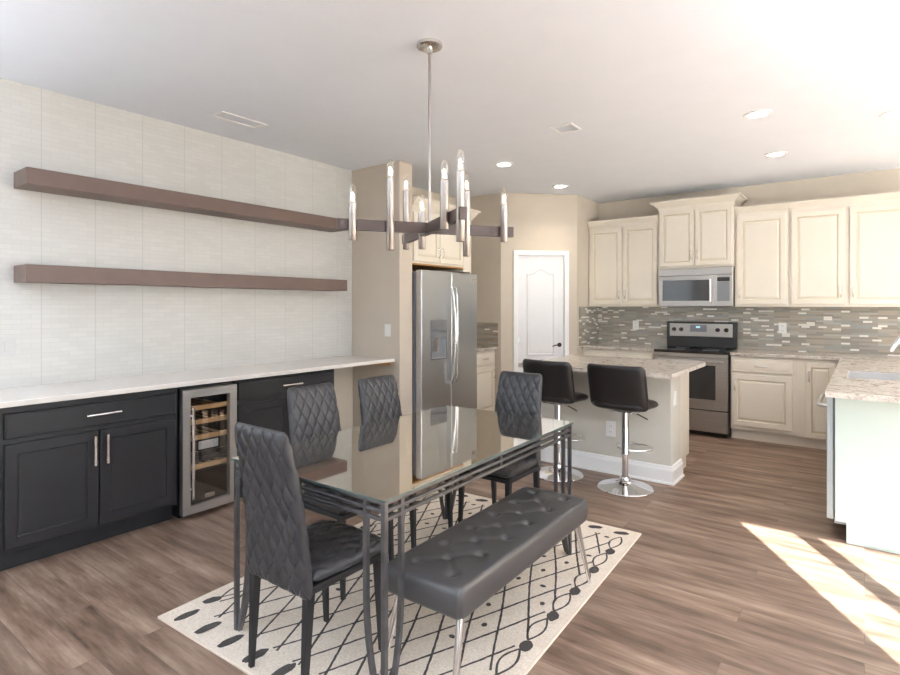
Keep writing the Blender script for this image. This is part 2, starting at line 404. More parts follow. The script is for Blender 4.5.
st = [(0, -0.0005), (0.008, -0.007), (0.02, -0.0075), (0.03, -0.002), (0.045, -0.004)]
relief(bm, arch_poly(x0 + 0.11, x1 - 0.11, 0.80, 1.86, 0.06), st, 0.012)
relief(bm, arch_poly(x0 + 0.11, x1 - 0.11, 0.2, 0.68, 0.0, 2), st, 0.012)
obj('door_slab', bm, 'door', dr)
bm = B(); tube(bm, [(x1 - 0.055, 0.012, 0.93), (x1 - 0.055, 0.004, 0.93)], 0.026, 20); tube(bm, [(x1 - 0.055, 0.006, 0.93), (x1 - 0.055, -0.036, 0.93)], 0.009, 12)
tube(bm, [(x1 - 0.055, -0.034, 0.93), (x1 - 0.08, -0.037, 0.932), (x1 - 0.12, -0.036, 0.928), (x1 - 0.155, -0.03, 0.915)], [0.009, 0.008, 0.007, 0.006], 10)
obj('door_handle', bm, 'bronze', dr, smooth=True)
for z in (0.25, 1.0, 1.8):
    bm = B(); tube(bm, [(x0 - 0.003, -0.002, z - 0.04), (x0 - 0.003, -0.002, z + 0.04)], 0.006, 10); box(bm, x0, x0 + 0.02, 0.009, 0.0125, z - 0.04, z + 0.04)
    obj('hinge', bm, 'nickel', dr)
# right and rear walls of the open plan room with their glazing
bm = B(); box(bm, XR, XR + 0.1, YR - 0.1, YR + 0.25, 0, H); box(bm, XR, XR + 0.1, 6.3, YB + 0.12, 0, H); box(bm, XR, XR + 0.1, YR + 0.25, 6.3, 2.45, H)
struct('wall_right', bm, 'offwhite')
bm = B()
for y in (-0.65, 1.1, 2.85, 4.6, 6.25): box(bm, XR + 0.02, XR + 0.08, y, y + 0.05, 0, 2.45)
box(bm, XR + 0.02, XR + 0.08, -0.65, 6.3, 0, 0.06); box(bm, XR + 0.02, XR + 0.08, -0.65, 6.3, 2.40, 2.45)
w1 = struct('window_1', bm, 'trim'); obj('window_pane', bx(XR + 0.047, XR + 0.053, -0.6, 6.25, 0.06, 2.40), 'windowglass', w1)
WX = [2.40, 2.74, 2.825, 4.5]
ZH = 2.105
bm = B(); box(bm, 2.30, WX[0], YR - 0.1, YR, 0, H); box(bm, WX[3], XR, YR - 0.1, YR, 0, H); box(bm, WX[0], WX[3], YR - 0.1, YR, ZH, H)
struct('wall_rear', bm, 'offwhite')
bm = B(); box(bm, WX[1], WX[2], YR - 0.07, YR, 0, ZH); box(bm, WX[0], WX[3], YR - 0.07, YR - 0.03, 0, 0.04)
w2 = struct('window_2', bm, 'trim')
obj('window_pane', bx(WX[0], WX[1], YR - 0.052, YR - 0.048, 0.04, ZH), 'windowglass', w2); obj('window_pane', bx(WX[2], WX[3], YR - 0.052, YR - 0.048, 0.04, ZH), 'windowglass', w2)
gp = struct('ground_patio', bx(-14, 24, -16, 20, -0.35, -0.15), 'outside')
# baseboards
bbp = [(0, 0), (0.016, 0), (0.016, 0.095), (0.010, 0.115), (0.0, 0.12)]
struct('baseboard_partition', extr_profile(B(), bbp, [((XL, 3.79), (0, -1)), ((-3.44, 3.79), (1, -1)), ((-3.44, 3.97), (1, 0))]), 'trim')
struct('baseboard_pantry', extr_profile(B(), bbp, [((-3.46, 5.60), (0.7, -0.7)), ((-3.352, 5.708), (0.7, -0.7))]), 'trim')
struct('baseboard_rear', bx(XL, 2.30, YQ, YQ + 0.015, 0, 0.12), 'trim')
struct('baseboard_left', bx(XL + 0.012, XL + 0.027, 3.16, 3.77, 0, 0.12), 'trim')
struct('trim_5', bx(XL, XL + 0.012, 3.118, 3.789, 0, 0.879), 'lowwall')
# mosaic backsplash, thin tile layer on the walls
struct('trim_2', bx(-2.782, 0.62, YB - 0.008, YB, 0.912, 1.392), 'mosaic')
struct('trim_3', bx(-2.79, -2.782, 6.32, YB, 0.912, 1.392, bev=0.001), 'mosaic')
struct('trim_4', bx(XL, -3.50, 5.592, 5.60, 0.912, 1.20), 'mosaic')

# ------------------------------------------------------------------ ceiling fixtures
def can(x, y, label, power):
    t_ = thing('recessed_light', label, 'ceiling light', (x, y, H), 0, 'recessed ceiling lights')
    obj('trim_ring', lathe(B(), [(0.062, -0.001), (0.064, -0.007), (0.088, -0.005), (0.091, 0.0)], seg=32), 'trim', t_, smooth=True)
    obj('lens', lathe(B(), [(0.0, -0.0045), (0.063, -0.0045), (0.063, -0.0005)], seg=32), 'lamp', t_)
    l = bpy.data.lights.new('can_lamp', 'SPOT'); l.energy = power; l.spot_size = R(125); l.spot_blend = 0.8; l.shadow_soft_size = 0.06; l.color = (1, 0.88, 0.72)
    o = bpy.data.objects.new('can_lamp', l); C.objects.link(o); o.parent = t_; o.location = (0, 0, -0.03)
    return t_
can(-0.60, 4.39, 'round white recessed ceiling light nearest the camera on the right, above the kitchen floor', 18)
can(0.17, 4.95, 'round white recessed ceiling light at the right frame edge, above the sink counter', 18)
can(-0.63, 5.64, 'round white recessed ceiling light in front of the long run of upper cabinets', 18)
can(-2.735, 5.69, 'round white recessed ceiling light just in front of the arched pantry door', 18)
can(-2.74, 4.49, 'round white recessed ceiling light seen right of the chandelier rod', 18)
def fill_torchiere(x, y, label, power):  # added uplights out of view, there to brighten the ceiling and room
    t_ = thing('fill_lamp', label, 'fill lamp', (x, y, 0), 0, 'added fill lamps out of the frame')
    obj('base', lathe(B(), [(0, 0), (0.14, 0), (0.14, 0.015), (0.03, 0.03), (0, 0.03)], seg=32), 'nickel', t_, smooth=True)
    obj('pole', tube(B(), [(0, 0, 0.02), (0, 0, 1.68)], 0.012, 12), 'nickel', t_, smooth=True)
    obj('lamp_shade', lathe(B(), [(0.02, 1.67), (0.10, 1.70), (0.17, 1.76), (0.20, 1.83), (0.195, 1.83), (0.165, 1.77), (0.09, 1.712), (0.02, 1.69)], seg=32), 'offwhite', t_, smooth=True)
    l = bpy.data.lights.new('fill_spot', 'SPOT'); l.energy = power; l.spot_size = R(165); l.spot_blend = 0.6; l.shadow_soft_size = 0.12; l.color = (0.85, 0.92, 1.0)
    o = bpy.data.objects.new('fill_spot', l); C.objects.link(o); o.parent = t_; o.location = (0, 0, 1.84); o.rotation_euler = (R(180), 0, 0)
fill_torchiere(-3.2, -1.3, 'added white bowl fill lamp by the living room side windows', 320)
fill_torchiere(0.6, -1.2, 'added white bowl fill lamp behind the camera', 430)
fill_torchiere(1.5, 2.3, 'added white bowl fill lamp right of the sink counter', 170)
fill_torchiere(2.9, 5.6, 'added white bowl fill lamp in the far right corner by the kitchen', 70)
def vent(x, y, sx, sy, label, rz=0):
    t_ = thing('ceiling_vent', label, 'ceiling vent', (x, y, H), rz, 'ceiling air vents')
    bm = B(); fw = 0.02
    box(bm, -sx / 2, sx / 2, -sy / 2, -sy / 2 + fw, -0.008, 0, 0.002); box(bm, -sx / 2, sx / 2, sy / 2 - fw, sy / 2, -0.008, 0, 0.002)
    box(bm, -sx / 2, -sx / 2 + fw, -sy / 2 + fw, sy / 2 - fw, -0.008, 0, 0.002); box(bm, sx / 2 - fw, sx / 2, -sy / 2 + fw, sy / 2 - fw, -0.008, 0, 0.002)
    obj('frame', bm, 'trim', t_)
    bm = B(); n = 7
    for i in range(n):
        y_ = -sy / 2 + fw + (sy - 2 * fw) * (i + 0.5) / n
        sqbar(bm, [(-sx / 2 + fw, y_, -0.004), (sx / 2 - fw, y_, -0.004)], 0.009, 0.002, side=(0, 1, 0.5))
    obj('louvres', bm, 'trim', t_)
vent(-3.62, 2.27, 0.15, 0.36, 'white louvred ceiling vent above the floating shelves')
vent(-1.81, 3.86, 0.18, 0.18, 'faint square white ceiling vent between the chandelier and the kitchen')

# ------------------------------------------------------------------ cabinet builders (fronts face local -y)
def panel_front(w, h, t_=0.02, fr=0.06, raised=True):
    """framed door, lower-left at origin, front face at y=-t_"""
    bm = B(); y = -t_
    pl = lambda d: [(d, d), (w - d, d), (w - d, h - d), (d, h - d)]
    seq = [(0.0, 0.0), (0.0, y + 0.003), (0.003, y), (fr, y), (fr + 0.004, y + 0.008)]
    seq += [(fr + 0.014, y + 0.009), (fr + 0.030, y + 0.003)] if raised else [(fr + 0.006, y + 0.009)]
    rings = [[bm.verts.new((x, yy, z)) for x, z in pl(d)] for d, yy in seq]
    for j, (a, b) in enumerate(zip(rings, rings[1:])):
        for k in range(4):
            f = bm.faces.new((a[k], a[(k + 1) % 4], b[(k + 1) % 4], b[k]))
            if raised and j in (3, 4): f.material_index = 1
    bm.faces.new(rings[-1]); bm.faces.new(rings[0]); return bm
def slab_front(w, h, t_=0.02, raised=False):
    bm = B(); y = -t_; pl = lambda d: [(d, d), (w - d, d), (w - d, h - d), (d, h - d)]
    seq = [(0, 0), (0, y + 0.004), (0.004, y)] + ([(0.018, y), (0.021, y + 0.003), (0.026, y)] if raised else [(0.012, y), (0.014, y + 0.0015)])
    rings = [[bm.verts.new((x, yy, z)) for x, z in pl(d)] for d, yy in seq]
    for j, (a, b) in enumerate(zip(rings, rings[1:])):
        for k in range(4):
            f = bm.faces.new((a[k], a[(k + 1) % 4], b[(k + 1) % 4], b[k]))
            if raised and j == 3: f.material_index = 1
    bm.faces.new(rings[-1]); bm.faces.new(rings[0]); return bm
def pull(kind, L, vertical, parent, x, z, y=-0.02):
    """handle centred at x, z"""
    bm = B(); ax = (lambda s, o: (x, y - o, z + s)) if vertical else (lambda s, o: (x + s, y - o, z))
    if kind == 'bar':
        tube(bm, [ax(-L / 2, 0.034), ax(L / 2, 0.034)], 0.0078, 12)
        for s in (-1, 1):
            tube(bm, [ax(s * L * 0.36, 0), ax(s * L * 0.36, 0.034)], 0.006, 10)
            tube(bm, [ax(s * L * 0.30, 0.034), ax(s * L * 0.42, 0.034)], 0.0095, 12)
            tube(bm, [ax(s * (L / 2 - 0.006), 0.034), ax(s * (L / 2 + 0.002), 0.034)], 0.009, 12)
    else:
        tube(bm, [ax(-L / 2, 0), ax(-L * 0.48, 0.016), ax(-L * 0.3, 0.026), ax(0, 0.029), ax(L * 0.3, 0.026), ax(L * 0.48, 0.016), ax(L / 2, 0)], [0.006, 0.0055, 0.005, 0.0055, 0.005, 0.0055, 0.006], 10)
    return obj('handle', bm, 'chrome' if kind == 'bar' else 'nickel', parent, smooth=True)
def cabinet(name, label, loc, rotz, w, d, z0, z1, fronts, mats, cat='cabinet', group=None, toe=0.0, toemat=None, extra_left=0, extra_right=0):
    """fronts: list of (type, x, z, w, h, handle) in local coords; x from 0 at the left of the face; body behind y=0"""
    t_ = thing(name, label, cat, loc, rotz, group)
    obj('body', bx(0, w, 0, d, z0 + toe, z1, bev=0.001), mats[0], t_)
    if toe: obj('toe_board', bx(0, w, 0.07 if toemat == 'toe' else 0.045, d, 0, toe), toemat or mats[0], t_)
    for f in fronts:
        ty, x, z, fw, fh, hd = f
        raised = mats[0] == 'cream'
        bm = panel_front(fw, fh, raised=raised, fr=0.055 if fw > 0.3 else 0.045) if ty == 'door' else slab_front(fw, fh, raised=raised)
        o = obj('door' if ty == 'door' else 'drawer', bm, [mats[0], mats[1]], t_, loc=(x, -0.0005, z))
        if hd:
            kind, L, vert, hx, hz = hd
            pull(kind, L, vert, o, hx, hz)
    return t_
# ---- left wall black run. local x -> +y, face towards +x
FX = -3.57
g = 'black base cabinets under the long white counter'
cabinet('base_cabinet', 'black base cabinet with one wide drawer over two doors, left of the wine cooler', (FX, 0.865, 0), R(90), 0.925, 0.50, 0, 0.878,
        [('drawer', 0.02, 0.705, 0.885, 0.135, ('bar', 0.18, False, 0.455, 0.07)),
         ('door', 0.02, 0.13, 0.437, 0.548, ('bar', 0.165, True, 0.41, 0.44)),
         ('door', 0.467, 0.13, 0.437, 0.548, ('bar', 0.165, True, 0.028, 0.44))], ['black_cab', 'black_cab'], group=g, toe=0.11, toemat='toe')
cabinet('base_cabinet', 'black base cabinet at the left edge of the frame, mostly out of view', (FX, -0.06, 0), R(90), 0.92, 0.50, 0, 0.878,
        [('drawer', 0.02, 0.705, 0.88, 0.135, ('bar', 0.18, False, 0.44, 0.07)),
         ('door', 0.02, 0.13, 0.435, 0.548, None), ('door', 0.465, 0.13, 0.435, 0.548, None)], ['black_cab', 'black_cab'], group=g, toe=0.11, toemat='toe')
cabinet('base_cabinet', 'black base cabinet behind the dining chairs, right of the wine cooler', (FX, 2.195, 0), R(90), 0.92, 0.50, 0, 0.878,
        [('drawer', 0.02, 0.725, 0.88, 0.135, ('bar', 0.18, False, 0.44, 0.07)),
         ('door', 0.02, 0.13, 0.435, 0.565, ('bar', 0.165, True, 0.41, 0.44)), ('door', 0.465, 0.13, 0.435, 0.565, ('bar', 0.165, True, 0.028, 0.44))], ['black_cab', 'black_cab'], group=g, toe=0.11, toemat='toe')
tag(obj('counter', bx(XL, -3.50, -0.85, 3.79, 0.88, 0.91, bev=0.003), 'quartz'), 'long white quartz counter on the black cabinets along the brick-panelled wall', 'countertop')
tag(obj('counter_bracket', prism(B(), [(-3.74, 3.64), (-3.56, 3.79), (-3.74, 3.79)], 0.845, 0.879), 'rawwood'), 'small raw wooden support under the right end of the white counter', 'bracket')
# ---- wine cooler
t = thing('wine_cooler', 'narrow stainless wine cooler with a glass door and pale wooden racks', 'wine cooler', (-3.565, 1.80, 0), R(90))
w = 0.385
bm = B(); box(bm, 0.004, w - 0.004, 0.45, 0.49, 0.03, 0.86); box(bm, 0.004, 0.03, 0.0, 0.45, 0.03, 0.86); box(bm, w - 0.03, w - 0.004, 0, 0.45, 0.03, 0.86)
box(bm, 0.03, w - 0.03, 0, 0.45, 0.03, 0.09); box(bm, 0.03, w - 0.03, 0, 0.45, 0.81, 0.86); box(bm, 0.02, w - 0.02, 0.05, 0.4, 0.0, 0.03)
obj('body', bm, 'blackplastic', t)
bm = B(); fr = 0.053; y0, y1 = -0.045, -0.004
z0, z1 = 0.035, 0.85
for q in (((0, 0), (w, 0), (w - fr, fr), (fr, fr)), ((w, 0), (w, 1), (w - fr, 1 - fr), (w - fr, fr)), ((w, 1), (0, 1), (fr, 1 - fr), (w - fr, 1 - fr)), ((0, 1), (0, 0), (fr, fr), (fr, 1 - fr))):
    pts = [(x, (z0 + z) if z < 0.5 else (z1 - (1 - z))) for x, z in q]
    a = [bm.verts.new((x, y0, z)) for x, z in pts]; b = [bm.verts.new((x, y1, z)) for x, z in pts]
    bm.faces.new(a); bm.faces.new(b[::-1])
    for i in range(4): bm.faces.new((a[i], a[(i + 1) % 4], b[(i + 1) % 4], b[i]))
do = obj('door_frame', bm, 'steel', t)
obj('door_pane', bx(fr, w - fr, -0.03, -0.024, z0 + fr, z1 - fr), 'coolerglass', t)
bm = B(); tube(bm, [(0.058, -0.072, 0.14), (0.058, -0.072, 0.74)], 0.009, 12)
for z in (0.2, 0.68): tube(bm, [(0.058, -0.045, z), (0.058, -0.072, z)], 0.007, 10)
obj('handle', bm, 'chrome', do, smooth=True)
obj('badge', bx(0.155, 0.225, -0.0335, -0.0305, 0.115, 0.14, bev=0.001), 'nickel', do)
for z in (0.70, 0.605, 0.50, 0.305):
    bm = B(); box(bm, 0.034, w - 0.034, 0.004, 0.03, z, z + 0.032, 0.003)
    for k in range(5): box(bm, 0.06 + k * 0.062, 0.075 + k * 0.062, 0.03, 0.42, z + 0.008, z + 0.02)
    obj('wooden_rack', bm, 'beech', t)
obj('paper_label', bx(0.13, 0.27, -0.001, 0.003, 0.435, 0.49), 'paper', t)
bm = B(); box(bm, 0.034, w - 0.034, 0.0, 0.05, 0.355, 0.415, 0.002); obj('control_panel', bm, 'blackplastic', t)
for k in range(5): obj('control_button', bx(0.08 + k * 0.045, 0.095 + k * 0.045, -0.0015, 0.001, 0.385, 0.391), 'nickel', t)
tag(obj('cooler_grille', bx(XL + 0.02, -3.59, 1.80, 2.19, 0.862, 0.878), 'blackplastic'), 'thin black filler strip over the wine cooler under the counter', 'filler strip')
# ---- floating shelves
for z0, z1, lab in ((2.105, 2.203, 'upper of the two long taupe-brown floating shelves on the white wall'), (1.54, 1.642, 'lower of the two long taupe-brown floating shelves on the white wall')):
    tag(obj('floating_shelf', bx(XL, -3.85, 1.06, 3.52, z0, z1, bev=0.0025), 'shelf'), lab, 'shelf', 'floating wall shelves')

# ------------------------------------------------------------------ wall plates
def plate(name, label, loc, rotz, w=0.075, h=0.115, kind='outlet', group='white wall plates', pm='plastic'):
    t_ = thing(name, label, 'wall plate', loc, rotz, group)
    obj('cover', bx(-w / 2, w / 2, -0.006, 0, -h / 2, h / 2, bev=0.002), pm, t_)
    if kind == 'outlet':
        for dz in (-0.024, 0.024):
            bm = B(); box(bm, -0.017, 0.017, -0.008, -0.0055, dz - 0.015, dz + 0.015, 0.0015); s_ = obj('socket', bm, 'plastic', t_)
            bm = B(); box(bm, -0.008, -0.005, -0.0085, -0.0078, dz - 0.006, dz + 0.006); box(bm, 0.005, 0.008, -0.0085, -0.0078, dz - 0.006, dz + 0.006); obj('slots', bm, 'slot', s_)
    else: obj('rocker', bx(-0.016, 0.016, -0.010, -0.0055, -0.032, 0.032, bev=0.002), pm, t_)
plate('light_switch', 'white light switch on the tan partition above the counter end', (-3.59, 3.79, 1.17), 0, kind='switch')
plate('light_switch', 'white switch plate on the white brick-panelled wall at the left frame edge', (XL, 1.03, 1.16), R(90), w=0.08, kind='switch', pm='wallplate')
plate('wall_outlet', 'white outlet on the mosaic backsplash left of the range', (-2.30, YB - 0.008, 1.16), 0)
plate('wall_outlet', 'white outlet on the mosaic backsplash right of the range', (-0.71, YB - 0.008, 1.16), 0)
plate('wall_outlet', 'white outlet low on the grey island wall beside the stool column', (-1.70, 4.50, 0.37), 0, w=0.085, h=0.13)
plate('light_switch', 'white switch plate on the end of the grey island', (-1.215, 4.60, 0.66), R(90), kind='switch')

# ------------------------------------------------------------------ kitchen back run (faces -y)
FY = 6.43
g2 = 'cream base cabinets along the mosaic wall'
arch = lambda L, v, x, z: ('arch', L, v, x, z)
cabinet('base_cabinet', 'cream base cabinet with one drawer over one door, right of the range', (-1.13, FY, 0), 0, 0.605, YB - FY - 0.002, 0, 0.878,
        [('drawer', 0.012, 0.715, 0.545, 0.14, arch(0.11, False, 0.272, 0.07)), ('door', 0.012, 0.15, 0.545, 0.54, arch(0.10, True, 0.035, 0.42))], ['cream', 'glaze'], group=g2, toe=0.11)
cabinet('base_cabinet', 'narrow cream base cabinet with one tall door at the inner corner by the dishwasher', (-0.525, FY, 0), 0, 0.375, YB - FY - 0.002, 0, 0.878,
        [('door', 0.065, 0.11, 0.24, 0.735, arch(0.10, True, 0.03, 0.6))], ['cream', 'glaze'], group=g2, toe=0.10)
cabinet('base_cabinet', 'cream base cabinet behind the island, left of the range', (-2.788, FY, 0), 0, 0.883, YB - FY - 0.002, 0, 0.878,
        [('drawer', 0.02, 0.715, 0.415, 0.14, arch(0.11, False, 0.2, 0.07)), ('drawer', 0.445, 0.715, 0.415, 0.14, arch(0.11, False, 0.2, 0.07)),
         ('door', 0.02, 0.15, 0.415, 0.54, arch(0.1, True, 0.385, 0.46)), ('door', 0.445, 0.15, 0.415, 0.54, arch(0.1, True, 0.03, 0.46))], ['cream', 'glaze'], group=g2, toe=0.11)
tag(obj('counter', bx(-2.79, -1.905, FY - 0.035, YB - 0.001, 0.88, 0.912, bev=0.004, seg=2), 'granite'), 'speckled granite counter section left of the range', 'countertop')
# right of range L shaped counter with a sink cut out: built from slabs joined in one mesh
SX0, SX1, SY0, SY1 = -0.10, 0.32, 4.62, 5.19
bm = B(); z0, z1 = 0.88, 0.912
box(bm, -1.132, 0.62, FY - 0.035, YB - 0.001, z0, z1, 0.003)
for q in ((-0.18, SX0, 3.80, FY - 0.035), (SX1, 0.62, 3.80, FY - 0.035), (SX0, SX1, 3.80, SY0), (SX0, SX1, SY1, FY - 0.035)): box(bm, q[0], q[1], q[2], q[3], z0, z1)
tag(obj('counter', bm, 'granite'), 'L-shaped speckled granite counter right of the range with the sink cut into it', 'countertop')
bm = B(); e = 0.012; SX0 += 0.001; SX1 -= 0.001; SY0 += 0.001; SY1 -= 0.001
for q in ((SX0, SX0 + e, SY0, SY1, 0.70, 0.905), (SX1 - e, SX1, SY0, SY1, 0.70, 0.905), (SX0 + e, SX1 - e, SY0, SY0 + e, 0.70, 0.905), (SX0 + e, SX1 - e, SY1 - e, SY1, 0.70, 0.905), (SX0, SX1, SY0, SY1, 0.685, 0.70)): box(bm, *q)
sk = tag(obj('sink', bm, 'sinksteel'), 'stainless sink basin set into the granite counter at the right frame edge', 'sink')
obj('drain', lathe(B(), [(0.045, 0.701), (0.045, 0.704), (0.03, 0.702), (0, 0.702)], c=(0.11, 4.9, 0), seg=24), 'chrome', sk, smooth=True)
t = thing('faucet', 'chrome gooseneck faucet reaching in from the right frame edge', 'faucet', (0.41, 4.95, 0.93))
obj('faucet_base', lathe(B(), [(0.03, -0.018), (0.03, 0.008), (0.022, 0.015), (0.018, 0.05)], seg=24), 'chrome', t, smooth=True)
pts = [(0, 0, 0.04), (0, 0, 0.20)] + [(-0.115 + 0.115 * math.cos(a), 0, 0.20 + 0.10 * math.sin(a)) for a in [math.pi * k / 14 for k in range(1, 12)]] + [(-0.247, 0, 0.185), (-0.262, 0, 0.15)]
obj('spout', tube(B(), pts, [0.012] * (len(pts) - 2) + [0.015, 0.016], 14), 'chrome', t, smooth=True)
obj('lever', tube(B(), [(0, 0.02, 0.06), (0, 0.05, 0.08), (0, 0.09, 0.12)], [0.008, 0.007, 0.006], 10), 'chrome', t, smooth=True)
# sink run: cream cabinets facing -x, painted end panel, dishwasher at the near end
t = thing('sink_cabinet', 'pale painted cabinet run under the sink counter, flat end panel facing the dining area', 'cabinet', (0, 0, 0))
bm = B(); box(bm, -0.13, 0.60, 4.622, FY - 0.002, 0.10, 0.68); box(bm, -0.13, -0.11, 4.622, FY - 0.002, 0.68, 0.878); box(bm, 0.4, 0.60, 4.622, FY - 0.002, 0.68, 0.878)
obj('body', bm, 'cream', t)
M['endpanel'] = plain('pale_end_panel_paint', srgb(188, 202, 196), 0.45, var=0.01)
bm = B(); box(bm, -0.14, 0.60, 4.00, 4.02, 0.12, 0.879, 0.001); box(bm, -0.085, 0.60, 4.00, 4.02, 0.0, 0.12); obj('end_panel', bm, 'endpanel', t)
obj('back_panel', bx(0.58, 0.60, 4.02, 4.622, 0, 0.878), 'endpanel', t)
obj('toe_board', bx(-0.06, 0.58, 4.622, FY - 0.002, 0, 0.10), 'cream', t)
for y, w in ((6.39, 0.44), (5.94, 0.44), (5.49, 0.44), (5.04, 0.40)):
    o = obj('door', panel_front(w - 0.02, 0.72, fr=0.05), ['cream', 'glaze'], t, loc=(-0.1305, y - 0.01, 0.13), rot=(0, 0, R(-90)))
    pull('arch', 0.10, True, o, 0.03, 0.6)
t = thing('dishwasher', 'stainless dishwasher under the near end of the sink counter, seen edge-on', 'dishwasher', (-0.145, 4.621, 0), R(-90))
obj('body', bx(0.002, 0.598, 0, 0.56, 0.10, 0.872), 'fridge_side', t); obj('kick_plate', bx(0.002, 0.598, 0.07, 0.5, 0, 0.10), 'blackplastic', t)
do = obj('door', bx(0.002, 0.598, -0.038, -0.001, 0.12, 0.868, bev=0.004), 'bluegrey', t)
obj('handle', tube(B(), [(0.06, -0.038, 0.79), (0.065, -0.07, 0.79), (0.09, -0.082, 0.79), (0.30, -0.085, 0.79), (0.51, -0.082, 0.79), (0.535, -0.07, 0.79), (0.54, -0.038, 0.79)], 0.012, 12), 'steel', do, smooth=True)

# ---- upper cabinets
UY = 6.62; UD = YB - UY - 0.009
def crown(bm, x0, x1, y, z, out=0.06, h=0.075, left=True, right=True, yb=YB):
    prof = [(0.0, z), (0.008, z), (0.012, z + 0.018), (0.022, z + 0.025), (out * 0.8, z + h * 0.78), (out, z + h * 0.8), (out, z + h), (0, z + h)]
    path = []
    yb = YB - 0.001
    if left: path += [((x0, yb), (-1, 0)), ((x0, y), (-1, -1))]
    else: path += [((x0, y), (0, -1))]
    if right: path += [((x1, y), (1, -1)), ((x1, yb), (1, 0))]
    else: path += [((x1, y), (0, -1))]
    extr_profile(bm, prof, path); box(bm, x0 + 0.001, x1 - 0.001, y + 0.002, yb - 0.002, z + 0.001, z + h - 0.004); return bm
def upper(label, x0, x1, z0, z1, y, doors, left, right, ch=0.075, out=0.06):
    t_ = thing('upper_cabinet', label, 'cabinet', (0, 0, 0), 0, 'cream upper cabinets above the mosaic backsplash')
    obj('body', bx(x0, x1, y, YB - 0.009, z0, z1, bev=0.001), 'cream', t_)
    for dx0, dx1, hx in doors:
        w_ = dx1 - dx0; o = obj('door', panel_front(w_, z1 - z0 - 0.055, fr=0.05 if w_ > 0.4 else 0.042), ['cream', 'glaze'], t_, loc=(dx0, y - 0.0005, z0 + 0.025))
        pull('arch', 0.095, True, o, 0.028 if hx == 'l' else w_ - 0.028, 0.12)
    obj('crown_molding', crown(B(), x0, x1, y, z1, out, ch, left, right), 'cream', t_)
    return t_
upper('cream two-door upper cabinet left of the microwave', -2.788, -1.925, 1.392, 2.385, UY, [(-2.765, -2.36, 'r'), (-2.34, -1.94, 'l')], False, False)
upper('taller cream two-door upper cabinet above the microwave', -1.92, -1.125, 1.83, 2.52, UY - 0.03, [(-1.90, -1.53, 'r'), (-1.515, -1.145, 'l')], True, True, 0.085, 0.075)
upper('cream upper cabinet with one door, directly right of the microwave', -1.12, -0.625, 1.392, 2.385, UY, [(-1.10, -0.645, 'l')], False, False)
upper('cream upper cabinet with two doors at the right frame edge', -0.623, 0.40, 1.392, 2.385, UY, [(-0.60, -0.155, 'r'), (-0.115, 0.37, 'l')], False, True)

# ---- microwave
t = thing('microwave', 'stainless over-the-range microwave under the tall upper cabinet', 'microwave', (-1.90, 6.56, 1.393))
w, h = 0.772, 0.432
obj('body', bx(0, w, 0, 0.36, 0, h, bev=0.003), 'rangesteel', t)
bm = B(); box(bm, 0, w, -0.028, -0.001, h - 0.085, h, 0.004)
for k in range(3): box(bm, 0.02, w - 0.02, -0.0295, -0.027, h - 0.03 - k * 0.012, h - 0.026 - k * 0.012)
obj('vent_grille', bm, 'rangesteel', t)
bm = B(); x1 = 0.575; d0, d1 = 0.005, h - 0.09
for q in ((0, 0.04, d0, d1), (x1 - 0.035, x1, d0, d1), (0.04, x1 - 0.035, d0, d0 + 0.06), (0.04, x1 - 0.035, d1 - 0.045, d1)): box(bm, q[0], q[1], -0.028, -0.001, q[2], q[3], 0.002)
do = obj('door', bm, 'rangesteel', t)
obj('door_window', bx(0.041, x1 - 0.036, -0.024, -0.004, d0 + 0.061, d1 - 0.046), 'ovenglass', do)
obj('handle', tube(B(), [(x1 - 0.018, -0.028, 0.05), (x1 - 0.018, -0.06, 0.06), (x1 - 0.018, -0.065, 0.18), (x1 - 0.018, -0.06, 0.30), (x1 - 0.018, -0.028, 0.31)], 0.011, 12), 'chrome', do, smooth=True)
cp = obj('control_panel', bx(x1 + 0.002, w, -0.028, -0.001, d0, d1, bev=0.003), 'rangesteel', t)
obj('keypad', bx(x1 + 0.045, w - 0.03, -0.031, -0.0285, 0.06, 0.27), 'fridge_side', cp)
obj('display', bx(x1 + 0.045, w - 0.03, -0.031, -0.0285, 0.275, 0.32), 'blackglass', cp)
# ---- range
t = thing('range', 'stainless electric range with black glass cooktop under the microwave', 'stove', (-1.90, 6.36, 0))
w = 0.755
obj('body', bx(0, w, 0.03, 0.57, 0.05, 0.885, bev=0.002), 'blackplastic', t); obj('base', bx(0.02, w - 0.02, 0.09, 0.57, 0, 0.05), 'blackplastic', t)
ck = obj('cooktop', bx(-0.002, w + 0.002, -0.01, 0.575, 0.886, 0.915, bev=0.004), 'blackglass', t)
for i, (x, y, r_) in enumerate(((0.2, 0.15, 0.10), (0.56, 0.15, 0.085), (0.2, 0.42, 0.08), (0.56, 0.42, 0.10))):
    obj('burner_ring', lathe(B(), [(r_, 0.9155), (r_, 0.9165), (r_ - 0.004, 0.9165), (r_ - 0.004, 0.9155)], c=(x, y, 0), seg=32), 'fridge_side', ck)
bm = B(); zt, zb = 0.84, 0.29
box(bm, 0, w, -0.02, 0.028, 0.845, 0.884, 0.004)
obj('front_rail', bm, 'rangesteel', t)
bm = B(); box(bm, 0, 0.13, -0.015, 0.028, zb, zt, 0.002); box(bm, w - 0.13, w, -0.015, 0.028, zb, zt, 0.002); box(bm, 0.13, w - 0.13, -0.015, 0.028, zb, zb + 0.13, 0.002); box(bm, 0.13, w - 0.13, -0.015, 0.028, zt - 0.09, zt, 0.002)
do = obj('oven_door', bm, 'rangesteel', t)
obj('oven_window', bx(0.13, w - 0.13, -0.012, 0.015, zb + 0.13, zt - 0.09), 'ovenglass', do)
bm = B()
for q in ((0.115, 0.14), (w - 0.14, w - 0.115)): box(bm, q[0], q[1], -0.018, -0.0145, zb + 0.11, zt - 0.075, 0.001)
